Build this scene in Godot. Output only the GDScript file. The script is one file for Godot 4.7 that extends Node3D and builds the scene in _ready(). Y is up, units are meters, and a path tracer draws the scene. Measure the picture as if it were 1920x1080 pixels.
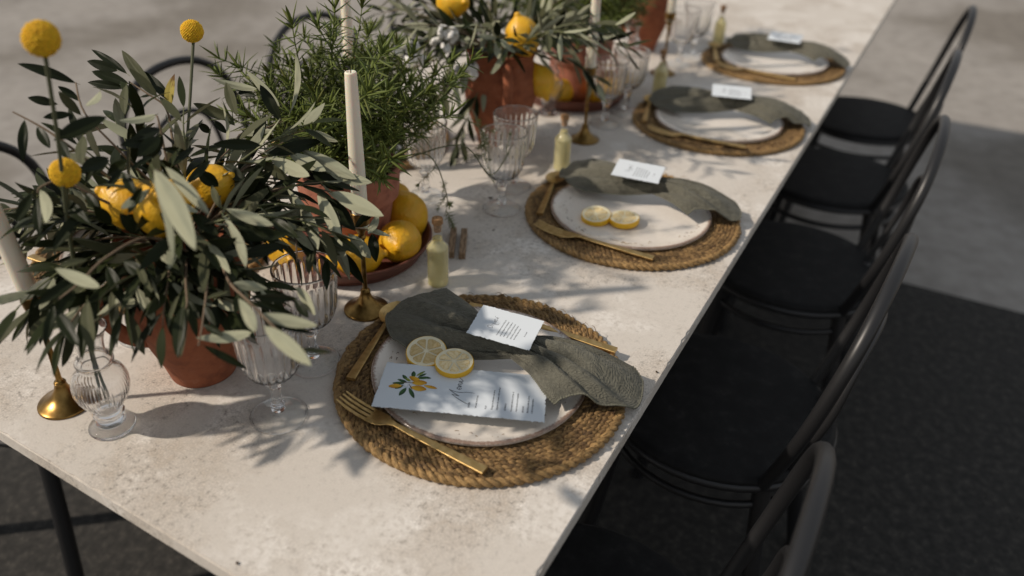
extends Node3D
# A long stone dining table laid outdoors: olive bouquets, rosemary, lemons, place settings.
# World: table top at y = 0.75, right-hand long edge on x = 0, near short edge on z = 0, table runs to -z.

const TOP := 0.75
var names := {}
var M := {}
var rng := RandomNumberGenerator.new()


# ---------------------------------------------------------------- naming
func numbered(called: String) -> String:
	var n: int = names.get(called, 0)
	names[called] = n + 1
	return called if n == 0 else "%s_%03d" % [called, n]


func thing(called: String, label: String, category: String, at := Vector3.ZERO, turn := 0.0, group := "") -> Node3D:
	var o := Node3D.new()
	o.name = numbered(called)
	add_child(o)
	o.position = at
	o.rotation.y = turn
	tag(o, label, category, group)
	return o


func tag(o: Node3D, label: String, category: String, group := "") -> void:
	o.set_meta("label", label)
	o.set_meta("category", category)
	if group != "":
		o.set_meta("group", group)


func obj(called: String, m: Mesh, material: Material, parent: Node = null) -> MeshInstance3D:
	var mi := MeshInstance3D.new()
	mi.name = called if parent else numbered(called)
	mi.mesh = m
	if material:
		mi.material_override = material
	(parent if parent else self).add_child(mi, true)
	return mi


func struct(called: String, m: Mesh, material: Material) -> MeshInstance3D:
	var mi := obj(called, m, material)
	mi.set_meta("kind", "structure")
	return mi


func dup(root: Node3D, at: Vector3, turn: float, label: String, group := "") -> Node3D:
	var r: Node3D = root.duplicate()
	r.name = numbered(String(root.name).rstrip("0123456789").trim_suffix("_"))
	add_child(r)
	r.position = at
	r.rotation = Vector3(0, turn, 0)
	r.set_meta("label", label)
	if group != "":
		r.set_meta("group", group)
	return r


func dup_moved(root: Node3D, xf: Transform3D, label: String) -> Node3D:
	var r := dup(root, Vector3.ZERO, 0.0, label)
	r.transform = xf * root.transform
	return r


# ---------------------------------------------------------------- geometry
class Geo:
	var v := PackedVector3Array()
	var uv := PackedVector2Array()
	var col := PackedColorArray()
	var idx := PackedInt32Array()
	var weld := PackedInt32Array()
	var flat_normals := false

	func add(p: Vector3, u := Vector2.ZERO, c := Color.WHITE) -> int:
		v.append(p)
		uv.append(u)
		col.append(c)
		return v.size() - 1

	func tri(a: int, b: int, c: int) -> void:   # counter-clockwise seen from outside
		idx.append(a)
		idx.append(b)
		idx.append(c)

	func quad(a: int, b: int, c: int, d: int) -> void:
		tri(a, b, c)
		tri(a, c, d)

	# a ring-by-column sheet; rows of equal length already added from index first
	func sheet(first: int, rows: int, cols: int, flip := false) -> void:
		for i in rows - 1:
			for j in cols - 1:
				var a := first + i * cols + j
				if flip:
					quad(a, a + 1, a + cols + 1, a + cols)
				else:
					quad(a, a + cols, a + cols + 1, a + 1)

	func lathe(prof: PackedVector2Array, seg: int, xf := Transform3D(), mod = null, c := Color.WHITE) -> void:
		var first := v.size()
		var run := 0.0
		for i in prof.size():
			if i > 0:
				run += prof[i].distance_to(prof[i - 1])
			for j in seg + 1:
				var th := TAU * j / seg
				var r := prof[i].x
				if mod != null:
					r *= mod.call(th, prof[i].y, i)
				add(xf * Vector3(r * cos(th), prof[i].y, r * sin(th)), Vector2(float(j) / seg, run), c)
			weld.append(first + i * (seg + 1))
			weld.append(first + i * (seg + 1) + seg)
		sheet(first, prof.size(), seg + 1)

	func tube(pts: PackedVector3Array, radii: PackedFloat32Array, sides := 6, c := Color.WHITE, cap := true) -> void:
		var n := pts.size()
		var first := v.size()
		var t := (pts[1] - pts[0]).normalized()
		var side := t.cross(Vector3.UP if absf(t.y) < 0.9 else Vector3.RIGHT).normalized()
		var run := 0.0
		for i in n:
			var d := (pts[mini(i + 1, n - 1)] - pts[maxi(i - 1, 0)]).normalized()
			side = (side - d * side.dot(d)).normalized()
			var b := d.cross(side)
			if i > 0:
				run += pts[i].distance_to(pts[i - 1])
			var r := radii[mini(i, radii.size() - 1)]
			for j in sides + 1:
				var a := TAU * j / sides
				add(pts[i] + (side * cos(a) + b * sin(a)) * r, Vector2(run, float(j) / sides), c)
			weld.append(first + i * (sides + 1))
			weld.append(first + i * (sides + 1) + sides)
		sheet(first, n, sides + 1, true)
		if cap:
			for e in [0, n - 1]:
				var m := add(pts[e], Vector2.ZERO, c)
				var ring := []
				for j in sides:
					ring.append(add(v[first + e * (sides + 1) + j], Vector2.ZERO, c))
				for j in sides:
					if e == 0:
						tri(m, ring[(j + 1) % sides], ring[j])
					else:
						tri(m, ring[j], ring[(j + 1) % sides])

	# box with chamfered edges, from lo to hi
	func box(lo: Vector3, hi: Vector3, ch := 0.0, xf := Transform3D(), c := Color.WHITE) -> void:
		var ctr := (lo + hi) / 2.0
		var h := (hi - lo) / 2.0
		var k := Vector3(h.x - ch, h.y - ch, h.z - ch)
		var dirs := [Vector3.RIGHT, Vector3.LEFT, Vector3.UP, Vector3.DOWN, Vector3.BACK, Vector3.FORWARD]
		var planes := []
		for d: Vector3 in dirs:
			var a := Vector3(d.y, d.z, d.x).abs()
			var b := d.cross(a)
			var q := []
			for s in [[-1, -1], [1, -1], [1, 1], [-1, 1]]:
				var p: Vector3 = d * h + a * k * s[0] + b * k * s[1]
				q.append(add(xf * (ctr + p)))
			quad(q[0], q[1], q[2], q[3])
		if ch > 0.0:
			for x in [-1, 1]:
				for y in [-1, 1]:
					for z in [-1, 1]:
						var s := Vector3(x, y, z)
						var px := xf * (ctr + Vector3(h.x, k.y, k.z) * s)
						var py := xf * (ctr + Vector3(k.x, h.y, k.z) * s)
						var pz := xf * (ctr + Vector3(k.x, k.y, h.z) * s)
						facing([px, py, pz], xf.basis * s)
			for ax in 3:
				for s1 in [-1, 1]:
					for s2 in [-1, 1]:
						var i1 := (ax + 1) % 3
						var i2 := (ax + 2) % 3
						var q := []
						for e in [[-1, 0], [1, 0], [1, 1], [-1, 1]]:
							var p := Vector3.ZERO
							p[ax] = k[ax] * e[0]
							p[i1] = (h[i1] if e[1] == 0 else k[i1]) * s1
							p[i2] = (k[i2] if e[1] == 0 else h[i2]) * s2
							q.append(xf * (ctr + p))
						var nn := Vector3.ZERO
						nn[i1] = s1
						nn[i2] = s2
						facing(q, xf.basis * nn)

	func facing(p: Array, n: Vector3) -> void:
		var ids := []
		var flip: bool = (p[1] - p[0]).cross(p[2] - p[0]).dot(n) < 0
		for q in p:
			ids.append(add(q))
		if flip:
			ids.reverse()
		tri(ids[0], ids[1], ids[2])
		if ids.size() == 4:
			tri(ids[0], ids[2], ids[3])

	# flat outline (x, z seen from above), extruded from y0 up to y1
	func slab(outline: PackedVector2Array, y0: float, y1: float, bend = null) -> void:
		var t := Geometry2D.triangulate_polygon(outline)
		for side in 2:
			var first := v.size()
			for p in outline:
				var y := y1 if side == 0 else y0
				if bend != null:
					y += bend.call(p)
				add(Vector3(p.x, y, p.y), p)
			for i in range(0, t.size(), 3):
				var a := v[first + t[i]]
				var up := (v[first + t[i + 1]] - a).cross(v[first + t[i + 2]] - a).y > 0
				if up == (side == 0):
					tri(first + t[i], first + t[i + 1], first + t[i + 2])
				else:
					tri(first + t[i], first + t[i + 2], first + t[i + 1])
		var n := outline.size()
		var area := 0.0
		for i in n:
			area += outline[i].x * outline[(i + 1) % n].y - outline[(i + 1) % n].x * outline[i].y
		var cw := area < 0.0
		var base := v.size() - 2 * n
		for i in n:
			var j := (i + 1) % n
			var q := [add(v[base + i]), add(v[base + j]), add(v[base + n + j]), add(v[base + n + i])]
			if cw:
				quad(q[0], q[3], q[2], q[1])
			else:
				quad(q[0], q[1], q[2], q[3])
			

	func surface(m: ArrayMesh, material: Material = null) -> ArrayMesh:
		var nrm := PackedVector3Array()
		nrm.resize(v.size())
		for i in range(0, idx.size(), 3):
			var a := idx[i]
			var b := idx[i + 1]
			var c := idx[i + 2]
			var n := (v[b] - v[a]).cross(v[c] - v[a])
			nrm[a] += n
			nrm[b] += n
			nrm[c] += n
		for i in range(0, weld.size(), 2):
			var s := nrm[weld[i]] + nrm[weld[i + 1]]
			nrm[weld[i]] = s
			nrm[weld[i + 1]] = s
		var back := PackedInt32Array()
		back.resize(idx.size())
		for i in range(0, idx.size(), 3):
			back[i] = idx[i]
			back[i + 1] = idx[i + 2]
			back[i + 2] = idx[i + 1]
		for i in nrm.size():
			nrm[i] = nrm[i].normalized() if nrm[i].length_squared() > 0.0 else Vector3.UP
		var arr := []
		arr.resize(Mesh.ARRAY_MAX)
		arr[Mesh.ARRAY_VERTEX] = v
		arr[Mesh.ARRAY_NORMAL] = nrm
		arr[Mesh.ARRAY_TEX_UV] = uv
		arr[Mesh.ARRAY_COLOR] = col
		arr[Mesh.ARRAY_INDEX] = back
		m.add_surface_from_arrays(Mesh.PRIMITIVE_TRIANGLES, arr)
		if material:
			m.surface_set_material(m.get_surface_count() - 1, material)
		return m

	func mesh(material: Material = null) -> ArrayMesh:
		return surface(ArrayMesh.new(), material)


func pv(a: Array) -> PackedVector2Array:
	var p := PackedVector2Array()
	for i in range(0, a.size(), 2):
		p.append(Vector2(a[i], a[i + 1]))
	return p


# a smooth curve through the given points
func curve(pts: Array, steps: int) -> PackedVector3Array:
	var out := PackedVector3Array()
	var n := pts.size()
	for i in n - 1:
		var a: Vector3 = pts[maxi(i - 1, 0)]
		var b: Vector3 = pts[i]
		var c: Vector3 = pts[i + 1]
		var d: Vector3 = pts[mini(i + 2, n - 1)]
		for k in steps:
			out.append(b.cubic_interpolate(c, a, d, float(k) / steps))
	out.append(pts[n - 1])
	return out


func smooth_profile(a: Array, steps := 5) -> PackedVector2Array:
	var pts := []
	for i in range(0, a.size(), 2):
		pts.append(Vector3(a[i], a[i + 1], 0))
	var out := PackedVector2Array()
	for p in curve(pts, steps):
		out.append(Vector2(maxf(p.x, 0.0), p.y))
	return out


func taper(a: float, b: float, n: int) -> PackedFloat32Array:
	var r := PackedFloat32Array()
	for i in n:
		r.append(lerpf(a, b, float(i) / maxi(n - 1, 1)))
	return r


# ---------------------------------------------------------------- materials
func lin(r: float, g: float, b: float, a := 1.0) -> Color:
	return Color(r, g, b, a).linear_to_srgb()


func mat(c: Color, rough: float, metal := 0.0, spec := 0.5) -> StandardMaterial3D:
	var m := StandardMaterial3D.new()
	m.albedo_color = c
	m.roughness = rough
	m.metallic = metal
	m.metallic_specular = spec
	return m


func noise(seed_: int, freq: float, oct := 5, type := FastNoiseLite.TYPE_SIMPLEX_SMOOTH, gain := 0.5) -> FastNoiseLite:
	var n := FastNoiseLite.new()
	n.seed = seed_
	n.noise_type = type
	n.frequency = freq
	n.fractal_octaves = oct
	n.fractal_gain = gain
	return n


func ramp(stops: Array) -> Gradient:
	var g := Gradient.new()
	var off := PackedFloat32Array()
	var cs := PackedColorArray()
	for s in stops:
		off.append(s[0])
		cs.append(s[1])
	g.offsets = off
	g.colors = cs
	return g


func ntex(n: FastNoiseLite, size: int, g: Gradient = null, h := 0) -> NoiseTexture2D:
	var t := NoiseTexture2D.new()
	t.width = size
	t.height = h if h else size
	t.seamless = true
	t.noise = n
	if g:
		t.color_ramp = g
	return t


func tri_tex(m: StandardMaterial3D, albedo: Texture2D, scale: float, world := false) -> void:
	m.albedo_texture = albedo
	m.uv1_triplanar = true
	m.uv1_world_triplanar = world
	m.uv1_scale = Vector3.ONE * scale


func relief(m: StandardMaterial3D, t: Texture2D, cm: float) -> void:
	m.heightmap_enabled = true
	m.heightmap_texture = t
	m.heightmap_scale = cm


func vertex_tint(m: StandardMaterial3D) -> StandardMaterial3D:
	m.vertex_color_use_as_albedo = true
	return m


# mottled stone: three octaves of cloud, veins, pits and grains worked into one picture
func stone_pictures(size: int) -> Array:
	var cn := noise(11, 6.0 / size, 5, FastNoiseLite.TYPE_SIMPLEX_SMOOTH, 0.58)
	cn.domain_warp_enabled = true
	cn.domain_warp_amplitude = size * 0.03
	cn.domain_warp_frequency = 9.0 / size
	var cloud := cn.get_seamless_image(size, size)
	var wn := noise(12, 10.0 / size, 5, FastNoiseLite.TYPE_SIMPLEX_SMOOTH, 0.6)
	wn.domain_warp_enabled = true
	wn.domain_warp_amplitude = size * 0.05
	wn.domain_warp_frequency = 6.0 / size
	var vein := wn.get_seamless_image(size, size)
	var grain := noise(13, 0.5, 2, FastNoiseLite.TYPE_PERLIN, 0.8).get_seamless_image(size, size)
	var pit := noise(14, 0.12, 3, FastNoiseLite.TYPE_PERLIN, 0.65).get_seamless_image(size, size)
	for im: Image in [cloud, vein, grain, pit]:
		im.convert(Image.FORMAT_L8)
	var a := cloud.get_data()
	var b := vein.get_data()
	var g := grain.get_data()
	var p := pit.get_data()
	var col := PackedByteArray()
	var hgt := PackedByteArray()
	var n := size * size
	col.resize(n * 3)
	hgt.resize(n)
	for i in n:
		var c := a[i] / 255.0
		var w := b[i] / 255.0
		var s := (g[i] - 128) / 128.0
		var q := (p[i] - 128) / 128.0
		var pale := clampf((w - 0.52) * 4.0, 0.0, 1.0) * clampf(0.75 + q * 1.2, 0.0, 1.0)
		var tan_ := clampf((c - 0.42) * 3.2, 0.0, 1.0)
		var rough_ := clampf((c - 0.36) * 4.0, 0.25, 1.0)
		var hole := clampf((-q - 0.26) * 3.2, 0.0, 1.0) * rough_ * clampf(0.6 - s * 1.6, 0.0, 1.0)
		var vein_ := clampf(1.0 - absf(w - 0.45) * 26.0, 0.0, 1.0)
		var t := 1.0 + (0.13 * s + 0.065 * q) * rough_
		t *= 1.0 - 0.19 * hole
		var r := lerpf(lerpf(0.79, 0.745, tan_), 0.845, pale) - 0.025 * vein_ * tan_
		var gg := lerpf(lerpf(0.765, 0.713, tan_), 0.826, pale) - 0.032 * vein_ * tan_
		var bb := lerpf(lerpf(0.73, 0.672, tan_), 0.798, pale) - 0.04 * vein_ * tan_
		col[i * 3] = clampi(int(r * t * 255.0), 0, 255)
		col[i * 3 + 1] = clampi(int(gg * t * 255.0), 0, 255)
		col[i * 3 + 2] = clampi(int(bb * t * 255.0), 0, 255)
		hgt[i] = clampi(int(150.0 + 34.0 * s + 30.0 * q - 110.0 * hole), 0, 255)
	return [ImageTexture.create_from_image(Image.create_from_data(size, size, false, Image.FORMAT_RGB8, col)),
		ImageTexture.create_from_image(Image.create_from_data(size, size, false, Image.FORMAT_L8, hgt))]


func make_materials() -> void:
	var stone := stone_pictures(1536)
	M.stone = mat(Color.WHITE, 0.62)
	tri_tex(M.stone, stone[0], 1.0 / 1.5, true)
	M.stone.uv1_offset = Vector3(0.31, 0.0, 0.62)
	relief(M.stone, stone[1], 0.05)

	var grit := ntex(noise(21, 0.03, 5, FastNoiseLite.TYPE_SIMPLEX_SMOOTH, 0.6), 768, ramp([[0.1, lin(0.235, 0.218, 0.198)], [0.5, lin(0.29, 0.27, 0.246)], [0.9, lin(0.335, 0.316, 0.29)]]))
	M.concrete = mat(Color.WHITE, 0.9)
	tri_tex(M.concrete, grit, 0.35, true)
	M.concrete.detail_enabled = true
	M.concrete.detail_blend_mode = BaseMaterial3D.BLEND_MODE_MUL
	M.concrete.detail_uv_layer = BaseMaterial3D.DETAIL_UV_2
	M.concrete.detail_albedo = ntex(noise(23, 0.008, 5, FastNoiseLite.TYPE_SIMPLEX_SMOOTH, 0.55), 512, ramp([[0.25, Color(0.80, 0.79, 0.77)], [0.5, Color(0.96, 0.96, 0.96)], [0.8, Color(1, 1, 1)]]))
	M.concrete.uv2_triplanar = true
	M.concrete.uv2_world_triplanar = true
	M.concrete.uv2_scale = Vector3.ONE * 0.11
	var shade_tone := ntex(noise(22, 0.05, 5, FastNoiseLite.TYPE_SIMPLEX_SMOOTH, 0.75), 768, ramp([[0.2, lin(0.013, 0.0125, 0.011)], [0.55, lin(0.028, 0.026, 0.023)], [0.85, lin(0.062, 0.056, 0.048)]]))
	M.shade_toned_ground = mat(Color.WHITE, 0.92)  # near-black ground colour with the deep shade built into it
	tri_tex(M.shade_toned_ground, shade_tone, 0.8, true)
	relief(M.shade_toned_ground, shade_tone, 0.5)

	M.clay = []
	for k in 3:
		var base: Array = [[0.27, 0.082, 0.033], [0.38, 0.145, 0.088], [0.27, 0.082, 0.033]][k]
		var cl := ntex(noise(31 + k, 0.012, 6, FastNoiseLite.TYPE_SIMPLEX_SMOOTH, 0.6), 512, ramp([[0.1, lin(base[0] * 0.6, base[1] * 0.55, base[2] * 0.6)], [0.45, lin(base[0], base[1], base[2])], [0.72, lin(base[0] * 1.08, base[1] * 1.12, base[2] * 1.2)], [0.95, lin(base[0] * 1.35, base[1] * 1.9, base[2] * 2.8)]]))
		var m := mat(Color.WHITE, 0.85)
		tri_tex(m, cl, 6.0)
		relief(m, cl, 0.06)
		M.clay.append(m)
	M.saucer = mat(lin(0.13, 0.042, 0.024), 0.65)
	M.soil = mat(lin(0.02, 0.014, 0.009), 1.0)

	M.black = mat(lin(0.012, 0.012, 0.013), 0.42)
	M.seat = mat(Color.WHITE, 0.7, 0.0, 0.35)
	tri_tex(M.seat, ntex(noise(35, 0.012, 6, FastNoiseLite.TYPE_SIMPLEX_SMOOTH, 0.7), 512, ramp([[0.25, lin(0.004, 0.004, 0.0042)], [0.6, lin(0.008, 0.008, 0.0082)], [0.9, lin(0.022, 0.021, 0.02)]])), 3.0)

	var rub := ntex(noise(41, 0.02, 4), 256, ramp([[0.3, lin(0.52, 0.345, 0.135)], [0.7, lin(0.64, 0.45, 0.20)]]))
	M.gold = mat(Color.WHITE, 0.42, 1.0)
	tri_tex(M.gold, rub, 14.0)
	var rub2 := ntex(noise(42, 0.03, 5), 256, ramp([[0.25, lin(0.17, 0.10, 0.03)], [0.75, lin(0.31, 0.195, 0.065)]]))
	M.brass = mat(Color.WHITE, 0.3, 1.0)
	tri_tex(M.brass, rub2, 9.0)

	M.wax = mat(lin(0.77, 0.725, 0.59), 0.5)
	M.wax.subsurf_scatter_enabled = true
	M.wax.subsurf_scatter_strength = 0.25
	M.wick = mat(lin(0.03, 0.027, 0.024), 0.9)

	M.glass = mat(Color(1, 1, 1, 0.02), 0.0)
	M.glass.transparency = BaseMaterial3D.TRANSPARENCY_ALPHA
	M.glass.refraction_enabled = true
	M.glass.refraction_scale = 0.048
	M.pane = mat(Color(0.97, 1.0, 0.99, 0.05), 0.02)
	M.pane.transparency = BaseMaterial3D.TRANSPARENCY_ALPHA
	M.liqueur = mat(lin(0.86, 0.78, 0.40, 0.42), 0.08)
	M.liqueur.transparency = BaseMaterial3D.TRANSPARENCY_ALPHA
	M.liqueur.refraction_enabled = true
	M.liqueur.refraction_scale = 0.033
	var ck := ntex(noise(51, 0.06, 4), 128, ramp([[0.3, lin(0.20, 0.10, 0.04)], [0.7, lin(0.42, 0.25, 0.12)]]))
	M.cork = mat(Color.WHITE, 0.9)
	tri_tex(M.cork, ck, 40.0)
	var wd := ntex(noise(52, 0.03, 4), 256, ramp([[0.3, lin(0.16, 0.10, 0.055)], [0.7, lin(0.33, 0.225, 0.135)]]))
	M.wood = mat(Color.WHITE, 0.75)
	tri_tex(M.wood, wd, 9.0)
	M.wood.uv1_scale = Vector3(30, 30, 4)

	var peel := ntex(noise(61, 0.045, 2, FastNoiseLite.TYPE_CELLULAR), 512)
	var peel_tint := ntex(noise(62, 0.008, 4), 256, ramp([[0.2, lin(0.60, 0.36, 0.02)], [0.4, lin(0.71, 0.36, 0.010)], [0.65, lin(0.74, 0.40, 0.014)], [0.9, lin(0.78, 0.50, 0.03)]]))
	M.peel = mat(Color.WHITE, 0.42)
	tri_tex(M.peel, peel_tint, 9.0)
	relief(M.peel, peel, 0.10)
	M.rind = mat(lin(0.75, 0.43, 0.014), 0.45)
	M.pith = mat(lin(0.78, 0.72, 0.52), 0.6)
	var pulp := ntex(noise(63, 0.02, 4), 256, ramp([[0.3, lin(0.70, 0.52, 0.23)], [0.7, lin(0.84, 0.70, 0.41)]]))
	M.pulp = mat(Color.WHITE, 0.22)
	tri_tex(M.pulp, pulp, 40.0)
	M.pulp_dull = mat(lin(0.70, 0.66, 0.56), 0.22)
	tri_tex(M.pulp_dull, pulp, 40.0)

	M.paper = mat(lin(0.62, 0.67, 0.715), 0.85)
	M.ink = mat(lin(0.018, 0.02, 0.028), 0.8)
	M.print = vertex_tint(mat(Color.WHITE, 0.85))

	# woven grass
	var streak := noise(71, 0.05, 4, FastNoiseLite.TYPE_PERLIN, 0.6)
	var fib := ntex(streak, 256, ramp([[0.2, lin(0.28, 0.23, 0.17)], [0.5, lin(0.85, 0.82, 0.76)], [0.8, lin(1, 1, 1)]]))
	M.grass = vertex_tint(mat(Color.WHITE, 0.7))
	M.grass.albedo_texture = fib
	M.grass.uv1_scale = Vector3(16, 3.0, 1)
	relief(M.grass, fib, 0.12)

	# muslin
	M.muslin = mat(lin(0.128, 0.124, 0.096), 0.95)
	M.muslin.albedo_texture = ntex(noise(82, 0.09, 3, FastNoiseLite.TYPE_PERLIN, 0.7), 256, ramp([[0.25, Color(0.88, 0.88, 0.88)], [0.7, Color(1, 1, 1)]]))
	relief(M.muslin, crinkle_picture(), 0.19)
	M.muslin.rim_enabled = true
	M.muslin.rim = 0.35
	M.hem = mat(lin(0.135, 0.132, 0.10), 0.95)

	# foliage
	M.leaf_top = []
	M.leaf_under = []
	for k in 4:
		var tops: Array = [[0.013, 0.018, 0.006], [0.024, 0.031, 0.011], [0.072, 0.076, 0.040], [0.30, 0.24, 0.05]]
		var unders: Array = [[0.30, 0.31, 0.21], [0.32, 0.325, 0.225], [0.22, 0.225, 0.15], [0.34, 0.30, 0.10]]
		var t := vertex_tint(mat(lin(tops[k][0], tops[k][1], tops[k][2]), 0.42 if k < 2 else 0.6, 0.0, 0.25))
		var u := vertex_tint(mat(lin(unders[k][0], unders[k][1], unders[k][2]), 0.7, 0.0, 0.3))
		for m: StandardMaterial3D in [t, u]:
			m.backlight_enabled = true
			m.backlight = Color(0.2, 0.22, 0.1)
		M.leaf_top.append(t)
		M.leaf_under.append(u)
	M.bark = mat(lin(0.15, 0.105, 0.065), 0.8)
	M.bark_green = mat(lin(0.11, 0.12, 0.05), 0.7)
	M.needle = vertex_tint(mat(lin(0.105, 0.135, 0.026), 0.5, 0.0, 0.35))
	M.needle.backlight_enabled = true
	M.needle.backlight = Color(0.2, 0.24, 0.08)
	M.bloom = mat(lin(0.78, 0.77, 0.74), 0.8)
	M.pollen = vertex_tint(mat(lin(0.80, 0.47, 0.012), 0.8))
	M.stalk = mat(lin(0.07, 0.075, 0.035), 0.7)
	M.dry = mat(lin(0.05, 0.032, 0.018), 0.9)
	M.plate = mat(Color.WHITE, 0.16)
	M.plate.albedo_texture = plate_picture()


# crinkled gauze: wandering ridges that run along the cloth, crossed by a finer grid of threads
func crinkle_picture() -> ImageTexture:
	var s := 512
	var im := Image.create(s, s, false, Image.FORMAT_L8)
	var n := noise(83, 1.0, 3)
	for y in s:
		for x in s:
			var u := float(x) / s
			var v := float(y) / s
			var wander := n.get_noise_2d(u * 5.0, v * 9.0)
			var gate := 0.55 + 0.6 * n.get_noise_2d(u * 9.0 + 50.0, v * 16.0)
			var a := 0.5 + 0.5 * sin(TAU * (v * 36.0 + wander * 2.2))
			var b := 0.5 + 0.5 * sin(TAU * (u * 46.0 + n.get_noise_2d(v * 6.0, u * 6.0 + 20.0) * 1.5))
			var h := 0.62 * a * gate + 0.22 * b * (1.2 - gate) + 0.16 * n.get_noise_2d(u * 60.0, v * 60.0)
			im.set_pixel(x, y, Color(h, h, h))
	return ImageTexture.create_from_image(im)


# plate glaze: u runs round the plate, v runs from the centre of the face (0) over the rim to the foot (1)
func plate_picture() -> ImageTexture:
	var w := 1024
	var h := 128
	var im := Image.create(w, h, false, Image.FORMAT_RGB8)
	var n := noise(91, 1.0, 4, FastNoiseLite.TYPE_SIMPLEX_SMOOTH, 0.65)
	for x in w:
		var a := TAU * x / w
		for y in h:
			var v := float(y) / h
			var q := Vector3(cos(a) * 9.0, sin(a) * 9.0, v * 26.0)
			var s := n.get_noise_3dv(q)
			var f := n.get_noise_3dv(q * 4.0 + Vector3(40, 0, 0))
			var c := Color(0.87, 0.84, 0.80).darkened(maxf(0.0, s) * 0.06)
			var rim := 1.0 - absf(v - 0.755) / (0.028 + 0.012 * s)
			var brown := clampf(rim * 1.6 + f * 1.3, 0.0, 1.0) if rim > -0.6 else 0.0
			if v > 0.80:
				c = Color(0.70, 0.615, 0.53).darkened(maxf(0.0, f) * 0.2)
			c = c.lerp(Color(0.40, 0.29, 0.23), brown * (0.72 if v < 0.8 else 0.4))
			if v < 0.72 and f > 0.58:
				c = c.lerp(Color(0.5, 0.40, 0.32), 0.45)
			im.set_pixel(x, y, c)
	return ImageTexture.create_from_image(im)


# ---------------------------------------------------------------- table and ground
func build_table() -> void:
	var t := thing("dining_table", "long stone topped dining table on black steel legs", "table", Vector3.ZERO)
	var g := Geo.new()
	var wear := noise(171, 1.0, 4)
	for layer in 2:
		var rim_ := PackedVector2Array()
		var c := [Vector2(-1.03, -3.55), Vector2(-1.03, 0), Vector2(0, 0), Vector2(0, -3.55)]
		for e in 4:
			var p0: Vector2 = c[e]
			var p1: Vector2 = c[(e + 1) % 4]
			var inward := Vector2((p1 - p0).y, -(p1 - p0).x).normalized()
			var n := int(p0.distance_to(p1) / 0.006)
			for i in n:
				var p := p0.lerp(p1, float(i) / n)
				var cut := 0.0004 + 0.0005 * absf(wear.get_noise_2d(p.x * 60.0, p.y * 60.0 + layer * 50.0))
				if layer == 1:
					cut += 0.0012 + 0.006 * maxf(0.0, wear.get_noise_2d(p.x * 25.0 + 9.0, p.y * 25.0) - 0.30)
				rim_.append(p + inward * cut + (inward if i > 0 else Vector2(signf(-0.5 - p.x), signf(-1.7 - p.y))) * 0.0)
		if layer == 0:
			g.slab(rim_, TOP - 0.019, TOP - 0.0022)
		else:
			g.slab(rim_, TOP - 0.0024, TOP)
	obj("tabletop", g.mesh(), M.stone, t)
	for z in [-0.62, -1.78, -2.95]:
		for x in [-0.86, -0.17]:
			g = Geo.new()
			g.box(Vector3(x - 0.03, 0.0, z - 0.03), Vector3(x + 0.03, TOP - 0.059, z + 0.03), 0.003)
			obj("leg", g.mesh(), M.black, t)
		g = Geo.new()
		g.box(Vector3(-0.93, TOP - 0.059, z - 0.025), Vector3(-0.10, TOP - 0.0193, z + 0.025), 0.003)
		obj("cross_rail", g.mesh(), M.black, t)


func build_ground() -> void:
	var g := Geo.new()
	g.box(Vector3(-60, -0.2, -90), Vector3(60, 0, 40))
	struct("ground", g.mesh(), M.concrete)
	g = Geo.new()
	g.slab(pv([-1.86, -2.35, -1.86, 5.0, 6.0, 5.0, 6.0, -2.35]), 0.001, 0.004)  # added dark sheet; its colour stands in for deep shade round the table
	struct("shade_toned_sheet", g.mesh(), M.shade_toned_ground)


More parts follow.
